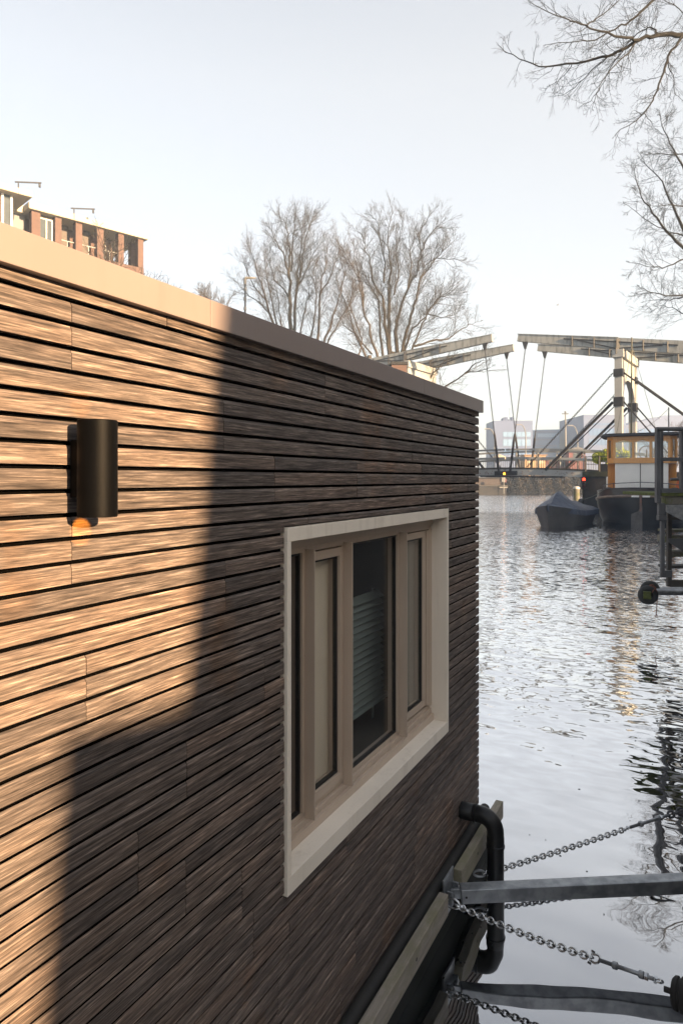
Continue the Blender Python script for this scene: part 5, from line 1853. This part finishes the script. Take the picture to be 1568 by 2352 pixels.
def limb_tree(base, label, limbs, dpt, seed, mat, cfg, trunk_pts, trunk_r, twigs, scl=1.0, grid=(1090.9, 0.0, 0.3051), bias=(-0.25, 0.1), tmat=None):
    """tree whose main limbs follow given lines; limbs = list of (r0, r1, [(px, py, dz)])"""
    rng = random.Random(seed)
    t = thing('bare_tree', label, 'tree', base, 'bare winter trees along the canal')
    n = len(trunk_pts)
    MB().tube(trunk_pts, [trunk_r * (1.2 - 0.5 * i / (n - 1)) for i in range(n)], 10).build('trunk', M[mat], t, smooth=True)
    mb = MB()
    for (r0, r1, pl_) in limbs:
        P_ = [pix(grid[0] + x * grid[2], grid[1] + y * grid[2], dpt + dz) for (x, y, dz) in pl_]
        # finer wiggly line
        Q = [P_[0]]
        for i in range(len(P_) - 1):
            for k in range(1, 4):
                q = P_[i].lerp(P_[i + 1], k / 3)
                if k < 3:
                    q = q + Vector((rng.gauss(0, 1), rng.gauss(0, 1), rng.gauss(0, 1))) * 0.012 * scl * dpt / 12
                Q.append(q)
        m_ = len(Q)
        rad = [r0 * 0.85 + (r1 - r0 * 0.85) * (i / (m_ - 1)) ** 0.7 for i in range(m_)]
        mb.tube(Q, rad, 6, cap=False)
        tot = sum((Q[i + 1] - Q[i]).length for i in range(m_ - 1))
        cnt = int(tot * twigs)
        for c in range(cnt):
            f = (c + rng.random()) / cnt * (m_ - 1)
            i = min(m_ - 2, int(f))
            bp_ = Q[i].lerp(Q[i + 1], f - i)
            d = (Q[i + 1] - Q[i]).normalized()
            ang = R3(rng.uniform(28, 68))
            side = d.cross(Vector((rng.gauss(0, 1), rng.gauss(0, 1), rng.gauss(0, 1)))).normalized()
            nd = d * math.cos(ang) + side * math.sin(ang)
            nd = (nd + fw * 0.0 + Vector((0, 0, rng.uniform(*bias)))).normalized()
            grow(mb, bp_, nd, cfg['L'] * rng.uniform(0.40, 1.1) * (1.12 - 0.50 * f / (m_ - 1)), min(cfg['r'], rad[i] * 0.6), 0, cfg, rng)
        grow(mb, Q[-1], (Q[-1] - Q[-2]).normalized(), cfg['L'] * 0.15, r1, 0, cfg, rng)
    mb.build('crown', M[mat], t, recalc=False)
    return t


TW = dict(max=2, seg=[5, 3, 2], jit=[0.16, 0.18, 0.2], up=[-0.02, 0.0, 0.0], n=[5, 3, 0], lo=[0.2, 0.2, 0], ang=[38, 42, 0], rat=[0.5, 0.5, 0], rmin=0.0014, L=0.68, r=0.0052)
limbs = [
    (0.065, 0.006, [(1900, 330, 0.2), (1564, 260, 0), (1430, 255, -0.1), (1360, 265, -0.2), (1230, 300, -0.3), (1100, 375, -0.3), (1000, 420, -0.2), (830, 460, -0.1), (620, 488, 0.1), (480, 498, 0.2), (330, 440, 0.3), (190, 350, 0.3)]),
    (0.034, 0.005, [(1230, 300, -0.3), (1180, 280, -0.5), (1050, 270, -0.8), (960, 235, -1.0), (830, 185, -1.2), (720, 155, -1.3), (600, 110, -1.4), (440, 30, -1.5)]),
    (0.040, 0.005, [(1700, -260, 0.8), (1330, 5, 0.8), (1240, 90, 0.7), (1170, 150, 0.6), (1050, 220, 0.5), (900, 300, 0.5), (760, 310, 0.4), (560, 330, 0.4)]),
    (0.040, 0.005, [(1900, 330, 0.2), (1564, 265, 0), (1530, 310, -0.2), (1450, 420, -0.4), (1420, 540, -0.6), (1370, 680, -0.8), (1340, 750, -0.8), (1270, 850, -0.9), (1190, 920, -1.0), (1060, 1005, -1.1)]),
    (0.020, 0.004, [(1365, 255, -0.2), (1360, 220, 0.1), (1320, 200, 0.3), (1260, 225, 0.4), (1150, 320, 0.5), (1080, 420, 0.6), (1000, 540, 0.7), (950, 640, 0.8), (870, 760, 0.8), (810, 785, 0.8)]),
    (0.018, 0.004, [(1210, 310, -0.3), (1150, 400, -0.6), (1050, 490, -0.8), (960, 600, -1.0), (910, 700, -1.1), (890, 780, -1.1)]),
    (0.016, 0.004, [(840, 190, -1.2), (920, 130, -1.0), (1080, 0, -0.8), (1300, -200, -0.6)]),
    (0.010, 0.003, [(730, 470, 0), (690, 540, 0.2), (620, 610, 0.3), (560, 640, 0.4)]),
    (0.012, 0.003, [(1450, 460, -0.4), (1490, 560, -0.2), (1500, 690, 0), (1545, 740, 0.1)]),
    (0.014, 0.003, [(1000, 420, -0.2), (880, 520, 0.1), (780, 620, 0.3), (680, 700, 0.4), (600, 720, 0.4)]),
    (0.018, 0.004, [(1700, -100, 0.4), (1564, 95, 0.3), (1440, 10, 0.2), (1300, -60, 0.2)]),
]
b0 = pix(1780, 1100, 12.5)
limb_tree(Vector((b0.x, b0.y, 0.72)), 'large dark bare tree reaching in from the upper right corner', limbs, 12.5, 61, 'bark_dark', TW,
          [Vector((b0.x, b0.y, 0.72)), pix(1775, 700, 12.6), pix(1740, 300, 12.7), pix(1680, 105, 12.7)], 0.22, 8.0)
TW2 = dict(max=2, seg=[5, 3, 2], jit=[0.13, 0.16, 0.18], up=[0.02, 0.02, 0.0], n=[6, 4, 0], lo=[0.2, 0.2, 0], ang=[36, 42, 0], rat=[0.5, 0.5, 0], rmin=0.003, L=1.4, r=0.009)
limbs = [
    (0.10, 0.012, [(1900, 2250, 0), (1564, 1860, 0), (1440, 1740, -0.3), (1330, 1600, -0.6), (1250, 1480, -0.8), (1200, 1300, -0.9)]),
    (0.10, 0.012, [(1850, 2250, 0), (1564, 1720, 0), (1510, 1600, 0.3), (1440, 1450, 0.6), (1380, 1330, 0.8), (1270, 1220, 1.0)]),
    (0.08, 0.01, [(1800, 2000, 0), (1564, 1250, 0), (1500, 1130, 0.6), (1420, 980, 1.0), (1390, 870, 1.2)]),
    (0.05, 0.008, [(1700, 1820, 0), (1564, 1770, 0), (1460, 1750, -0.3), (1330, 1680, -0.5), (1150, 1545, -0.9)]),
    (0.06, 0.008, [(1800, 2050, 0), (1564, 1950, -0.6), (1450, 2000, -1.0), (1350, 2010, -1.2), (1180, 1975, -1.5)]),
    (0.06, 0.008, [(1850, 2250, 0), (1564, 2220, -0.3), (1430, 2225, -0.8), (1330, 2200, -1.1), (1250, 2165, -1.4)]),
    (0.05, 0.008, [(1850, 2250, 0), (1564, 2235, 0.4), (1470, 2260, 0.9), (1290, 2265, 1.4)]),
    (0.05, 0.008, [(1800, 1500, 0.5), (1564, 1155, 0.5), (1440, 1160, 0.6), (1280, 1158, 0.8)]),
    (0.05, 0.008, [(1700, 1620, -0.5), (1564, 1550, -0.6), (1450, 1540, -0.8), (1340, 1550, -1.0)]),
    (0.04, 0.008, [(1700, 2420, 0.5), (1564, 2360, 0.5), (1480, 2310, 0.6), (1380, 2300, 0.8)]),
]
b0 = pix(1690, 1100, 28)
limb_tree(Vector((b0.x, b0.y, 0.72)), 'fine twigged bare tree at the right edge above the barge', limbs, 28, 67, 'bark_dark', TW2,
          [Vector((b0.x, b0.y, 0.72)), pix(1685, 900, 28), pix(1670, 690, 28)], 0.28, 4.2)

# the group of tall trees on the left bank: main stems follow the lines they grow along
TL = dict(max=2, seg=[5, 4, 3], jit=[0.11, 0.14, 0.16], up=[0.09, 0.06, 0.02], n=[7, 4, 0], lo=[0.15, 0.2, 0], ang=[34, 38, 0], rat=[0.48, 0.5, 0], rmin=0.0048, L=3.0, r=0.020)
GA, GB = (746.4, 459.3, 0.2563), (516.7, 447.8, 0.2197)


def tall_tree(px, dpt, label, limbs, seed, grid, mat='bark', tr=0.42, twigs=4.6, cfg=TL, bias=(-0.05, 0.45), zt=None):
    rng = random.Random(seed)
    out = []
    for (r0, r1, line) in limbs:
        n = len(line)
        sw = rng.uniform(-1, 1)
        out.append((r0 * 0.82, r1 * 0.5, [(x, y, sw * 2.2 * i / (n - 1) + rng.uniform(-0.3, 0.3)) for i, (x, y) in enumerate(line)]))
    x0 = (px - 784) / 1568 * dpt
    b0 = cam(x0, dpt, 1.4)
    top = max(y for _, _, l in limbs for _, y in l)
    tp = pix(px, grid[1] + top * grid[2], dpt)
    limb_tree(b0, label, out, dpt, seed, mat, cfg, [b0, b0.lerp(tp, 0.5) + rt * 0.15, tp, tp + Vector((0, 0, 0.6))], tr, twigs, 1.0, grid, bias)


tall_tree(900, 63, 'widest bare tree with a spreading vase crown above the left bridge beams', [
    (0.36, 0.03, [(585, 1420), (570, 1200), (565, 1050), (575, 900), (570, 800), (578, 700), (590, 600), (560, 400), (565, 250), (620, 90)]),
    (0.30, 0.03, [(655, 1420), (628, 1180), (640, 1080), (680, 960), (740, 800), (770, 730), (830, 620), (860, 460), (840, 300), (930, 130)]),
    (0.26, 0.03, [(680, 1420), (730, 1170), (790, 980), (820, 850), (850, 700), (960, 560), (1060, 440), (1160, 360)]),
    (0.24, 0.03, [(570, 1350), (535, 1000), (515, 860), (440, 750), (400, 560), (360, 400), (300, 280)]),
    (0.20, 0.03, [(520, 1420), (490, 1100), (480, 900), (440, 830), (380, 720), (330, 600)]),
    (0.17, 0.03, [(700, 1400), (780, 1150), (900, 1050), (1000, 890), (1100, 840), (1220, 830)]),
    (0.16, 0.03, [(760, 1400), (870, 1100), (950, 960), (1060, 850), (1200, 730)]),
    (0.13, 0.03, [(742, 800), (770, 600), (760, 450), (800, 300)]),
    (0.14, 0.03, [(530, 740), (540, 560), (500, 400), (480, 220), (400, 130)]),
    (0.12, 0.03, [(620, 850), (660, 650), (640, 450), (700, 150)]),
    (0.10, 0.03, [(880, 1020), (1040, 1055), (1150, 1030), (1210, 990)]),
    (0.11, 0.03, [(850, 700), (880, 600), (1000, 520), (1120, 530), (1220, 540)]),
    (0.11, 0.03, [(860, 460), (920, 330), (1000, 240), (1060, 190)]),
], 101, GA, tr=0.5)
tall_tree(985, 58, 'low bare tree reaching right beneath the left bridge beams', [
    (0.17, 0.03, [(800, 1310), (1000, 1250), (1100, 1245), (1200, 1170), (1290, 1110), (1390, 1090)]),
    (0.20, 0.03, [(900, 1800), (940, 1600), (1040, 1470), (1150, 1400)]),
    (0.17, 0.03, [(980, 1760), (1060, 1680), (1250, 1555), (1390, 1530), (1480, 1500)]),
    (0.12, 0.03, [(1250, 1555), (1350, 1460), (1440, 1440)]),
], 103, GA, tr=0.3, twigs=2.4)
tall_tree(848, 76, 'bare tree with a long leaning stem left of the widest crown', [
    (0.26, 0.03, [(480, 1440), (400, 1200), (340, 950), (300, 700), (220, 550), (90, 340)]),
    (0.20, 0.03, [(380, 1440), (250, 1150), (210, 1000), (150, 850), (90, 640)]),
    (0.18, 0.03, [(340, 950), (330, 750), (270, 560), (250, 380)]),
    (0.16, 0.03, [(420, 1380), (270, 1190), (180, 1130), (80, 1000)]),
    (0.16, 0.03, [(300, 1440), (330, 1250), (230, 980), (250, 760), (200, 480)]),
], 107, GA, mat='bark_far', tr=0.34)
tall_tree(667, 70, 'tall upright bare tree behind the houseboat roof between pole and tangled stems', [
    (0.34, 0.03, [(685, 1520), (685, 1150), (682, 950), (660, 800), (680, 600), (650, 450), (640, 300), (560, 200)]),
    (0.26, 0.03, [(715, 1520), (740, 1050), (760, 900), (810, 700), (830, 500), (890, 300), (930, 200)]),
    (0.18, 0.03, [(682, 900), (620, 640), (550, 500), (450, 330)]),
    (0.16, 0.03, [(690, 800), (710, 500), (730, 320), (740, 210)]),
    (0.15, 0.03, [(740, 1000), (840, 800), (930, 600), (1000, 450)]),
    (0.15, 0.03, [(680, 1100), (560, 930), (480, 760), (420, 560)]),
    (0.13, 0.03, [(760, 900), (780, 650), (800, 400), (830, 230)]),
], 109, GB, tr=0.42)
tall_tree(625, 78, 'lower bare tree left of the tall upright tree beside the banded pole', [
    (0.24, 0.03, [(530, 1480), (430, 1100), (370, 900), (290, 640), (250, 520)]),
    (0.20, 0.03, [(560, 1480), (490, 1100), (430, 800), (400, 620)]),
    (0.14, 0.03, [(430, 1100), (300, 950), (220, 760), (180, 700)]),
    (0.14, 0.03, [(480, 1250), (330, 1100), (200, 1000), (110, 900)]),
    (0.14, 0.03, [(600, 1420), (560, 1200), (540, 1000), (500, 850)]),
], 113, GB, mat='bark_far', tr=0.3)
tall_tree(745, 74, 'slender bare tree with tangled stems standing between the two big crowns', [
    (0.24, 0.03, [(955, 1620), (990, 1050), (1040, 800), (1075, 500)]),
    (0.20, 0.03, [(1010, 1620), (1130, 1250), (1220, 1000), (1240, 800), (1200, 640)]),
    (0.18, 0.03, [(880, 1560), (930, 1300), (960, 1050), (910, 850), (950, 700)]),
    (0.15, 0.03, [(990, 1050), (1100, 850), (1150, 700), (1190, 560)]),
    (0.15, 0.03, [(780, 1500), (820, 1250), (880, 1050), (870, 880)]),
    (0.15, 0.03, [(1060, 1580), (1200, 1300), (1340, 1100), (1400, 1000)]),
], 127, GB, mat='bark_far', tr=0.34)

# striped pole with a pennant, gull
fp = thing('pennant_pole', 'dark banded pole with a small cream wind pennant left of the bare trees', 'flagpole', pix(562, 1100, 75))
b0 = pix(562, 1100, 75)
MB().tube([Vector((b0.x, b0.y, 1.4)), pix(563, 642, 75)], [0.16, 0.10], 8).build('pole', M['steel_dark'], fp, smooth=True)
st_m = MB()
for yy in (712, 690, 668, 652, 645):
    c0 = pix(562.6, yy, 75)
    st_m.lathe(c0, [(0.17, 0), (0.17, 0.35)], 8)
st_m.build('band', M['lamp_white'], fp)
c0 = pix(563.5, 638, 75)
MB().lathe(c0, [(0.16, 0), (0.10, 0.8), (0.05, 1.2)], 8, rt).build('pennant', M['canvas'], fp)
gl = thing('gull', 'tiny gull flying in the pale sky above the bridge', 'bird', pix(1280, 700, 70))
c0 = pix(1280, 700, 70)
gm = MB()
gm.tube([c0 - rt * 0.16, c0 - rt * 0.05, c0 + rt * 0.08, c0 + rt * 0.16], [0.01, 0.045, 0.04, 0.015], 6)
for s_ in (-1, 1):
    gm.face([c0 - rt * 0.06, c0 + rt * 0.06, c0 + fw * 0.22 * s_ + Vector((0, 0, 0.10)) + rt * 0.03, c0 + fw * 0.42 * s_ + Vector((0, 0, 0.05)) - rt * 0.05])
gm.build('body', M['gull'], gl, recalc=False)

# ---------------------------------------------------------------- unseen blocks added outside the frame to throw the long shade
PSI, ELV = R3(14.0), R3(15.0)
XS = 9.0


def cast(t, z):
    """where the ray from wall point (t, z) toward the sun meets the plane X = XS"""
    k = (XS - WX)
    return (t - k * math.tan(PSI), z + k * math.tan(ELV) / math.cos(PSI))


p_top = cast(1.60, EYE + 0.75)
p_cor = cast(1.425, EYE - 0.600)
p_mid = cast(1.025, EYE - 0.545)
p_bot = cast(0.915, EYE - 1.60)
bh = thing('shade_block', 'unseen pale block added right of the photographer to cast the stepped shade on the slats', 'shade_block', (XS + 2, 8, 0.72))  # added block, outline cut to the shadow edge wanted on the slats
dzt = (p_top[1] - p_cor[1])
slope_t = (p_top[0] - p_cor[0]) / dzt
zr = 8.2
poly = [Vector((XS, p_cor[0], p_cor[1])), Vector((XS, p_cor[0] + slope_t * (zr - p_cor[1]), zr)), Vector((XS, 20, zr)), Vector((XS, 20, 0.72)),
        Vector((XS, p_bot[0] - 0.02, 0.72)), Vector((XS, p_bot[0], p_bot[1])), Vector((XS, p_mid[0], p_mid[1]))]
MB().prism(poly, (4.0, 0, 0)).build('wall', M['shade_block_wall'], bh)
MB().box(XS - 0.03, XS + 4.2, p_cor[0] + slope_t * (zr - p_cor[1]) + 0.02, 20.2, zr + 0.003, zr + 0.2).build('roof', M['roof_dark'], bh)
cn = thing('sky_light_block', 'unseen brick block added behind the photographer to dim the sky light on the slats', 'house', (XS + 3, -10, 0.72))  # added to cut sky light on the wall; its side follows the sun
ye = cast(0.695, EYE)[0]
yb = ye - 7.6 * math.tan(PSI) - 0.5
MB().prism([Vector((XS - 0.4, -34, 0.72)), Vector((XS + 7, -34, 0.72)), Vector((XS + 7, yb, 0.72)), Vector((XS - 0.4, ye, 0.72))], (0, 0, 6.3)).build('wall', M['brick_dark'], cn)
MB().prism([Vector((XS - 0.7, -34.1, 7.03)), Vector((XS + 7.2, -34.1, 7.03)), Vector((XS + 7.2, yb, 7.03)), Vector((XS - 0.7, ye - 0.02, 7.03))], (0, 0, 0.3)).build('roof', M['roof_dark'], cn)
tr_ = thing('barge_shade_block', 'unseen brick block added farther along the quay to shade the barge', 'house', (XS + 3, 30, 0.72))  # added only to keep sun off the barge
MB().box(XS + 0.2, XS + 7, 20.6, 43.0, 0.72, 11.2).build('wall', M['brick_apt'], tr_)
MB().prism([Vector((XS + 0.0, 20.5, 11.204)), Vector((XS + 7.2, 20.5, 11.204)), Vector((XS + 3.6, 20.5, 13.2))], (0, 22.6, 0)).build('roof', M['roof_dark'], tr_)

# ---------------------------------------------------------------- haze
hz, nt, b = newmat('canal_haze')
nt.nodes.remove(b)
vol = N(nt, 'ShaderNodeVolumePrincipled')
vol.inputs['Color'].default_value = (0.60, 0.77, 1.0, 1)
vol.inputs['Density'].default_value = 0.0011
vol.inputs['Anisotropy'].default_value = 0.0
nt.links.new(vol.outputs[0], nt.nodes['Material Output'].inputs['Volume'])
hzo = props(MB().box(-345, 345, -345, 345, -1.7, 33).build('haze', hz), kind='stuff')
props(hzo, 'thin pale winter haze over the canal')

# ---------------------------------------------------------------- light
to_sun = Vector((math.cos(PSI) * math.cos(ELV), -math.sin(PSI) * math.cos(ELV), math.sin(ELV)))
sl = bpy.data.lights.new('sun', 'SUN')
sl.energy = 5.0
sl.color = (1.0, 0.68, 0.385)
sl.angle = R3(0.53)
so = bpy.data.objects.new('sun', sl)
so.rotation_euler = to_sun.to_track_quat('Z', 'Y').to_euler()
so.location = (20, -5, 30)
C.objects.link(so)

VK = 3.4
VEIL = [(0.0, (1.09, 1.03, 0.955)), (0.22, (1.09, 1.03, 0.955)), (0.5, (0.975, 0.925, 0.85)), (0.66, (0.76, 0.74, 0.715)), (0.82, (0.66, 0.65, 0.635)), (1.0, (0.62, 0.612, 0.60))]
w = bpy.data.worlds.new('World')
bpy.context.scene.world = w
w.use_nodes = True
nt = w.node_tree
bg = nt.nodes['Background']
sky = N(nt, 'ShaderNodeTexSky', sky_type='NISHITA')
sky.sun_disc = False
sky.sun_elevation = ELV
sky.sun_rotation = math.atan2(to_sun.x, to_sun.y)
sky.air_density = 1.0
sky.dust_density = 3.5
sky.ozone_density = 1.0
# thin bright winter overcast veil above the haze: white low down, pale blue higher up
geo = N(nt, 'ShaderNodeNewGeometry')
sepw = N(nt, 'ShaderNodeSeparateXYZ')
tcw = N(nt, 'ShaderNodeTexCoord')
nt.links.new(tcw.outputs['Generated'], sepw.inputs[0])
veil = ramp(nt, VEIL, sepw.outputs[2])
vm = N(nt, 'ShaderNodeVectorMath', operation='MULTIPLY_ADD')
nt.links.new(veil.outputs[0], vm.inputs[0])
vm.inputs[1].default_value = (VK, VK, VK)
dim = N(nt, 'ShaderNodeVectorMath', operation='SCALE')
nt.links.new(sky.outputs[0], dim.inputs[0])
dim.inputs['Scale'].default_value = 0.65
nt.links.new(dim.outputs[0], vm.inputs[2])
nt.links.new(vm.outputs[0], bg.inputs[0])
bg.inputs[1].default_value = 0.05

# ---------------------------------------------------------------- camera and render
cd = bpy.data.cameras.new('camera')
cd.sensor_fit = 'HORIZONTAL'
cd.sensor_width = 24.0
cd.lens = 24.0
cd.shift_y = -76.0 / 1568.0
cd.clip_start = 0.05
cd.clip_end = 2000
cd.dof.use_dof = True
cd.dof.focus_distance = 2.4
cd.dof.aperture_fstop = 14.0
co = bpy.data.objects.new('camera', cd)
co.location = (0, 0, EYE)
co.rotation_euler = (math.pi / 2, 0, TH)
C.objects.link(co)
sc = bpy.context.scene
sc.camera = co
sc.view_settings.view_transform = 'Standard'
sc.view_settings.look = 'None'
sc.view_settings.exposure = 2.05
sc.view_settings.gamma = 1.0
sc.cycles.max_bounces = 8
sc.cycles.diffuse_bounces = 3
sc.cycles.glossy_bounces = 4
sc.cycles.transparent_max_bounces = 12
sc.cycles.volume_bounces = 1
sc.cycles.use_denoising = True
sc.cycles.sample_clamp_indirect = 4.0
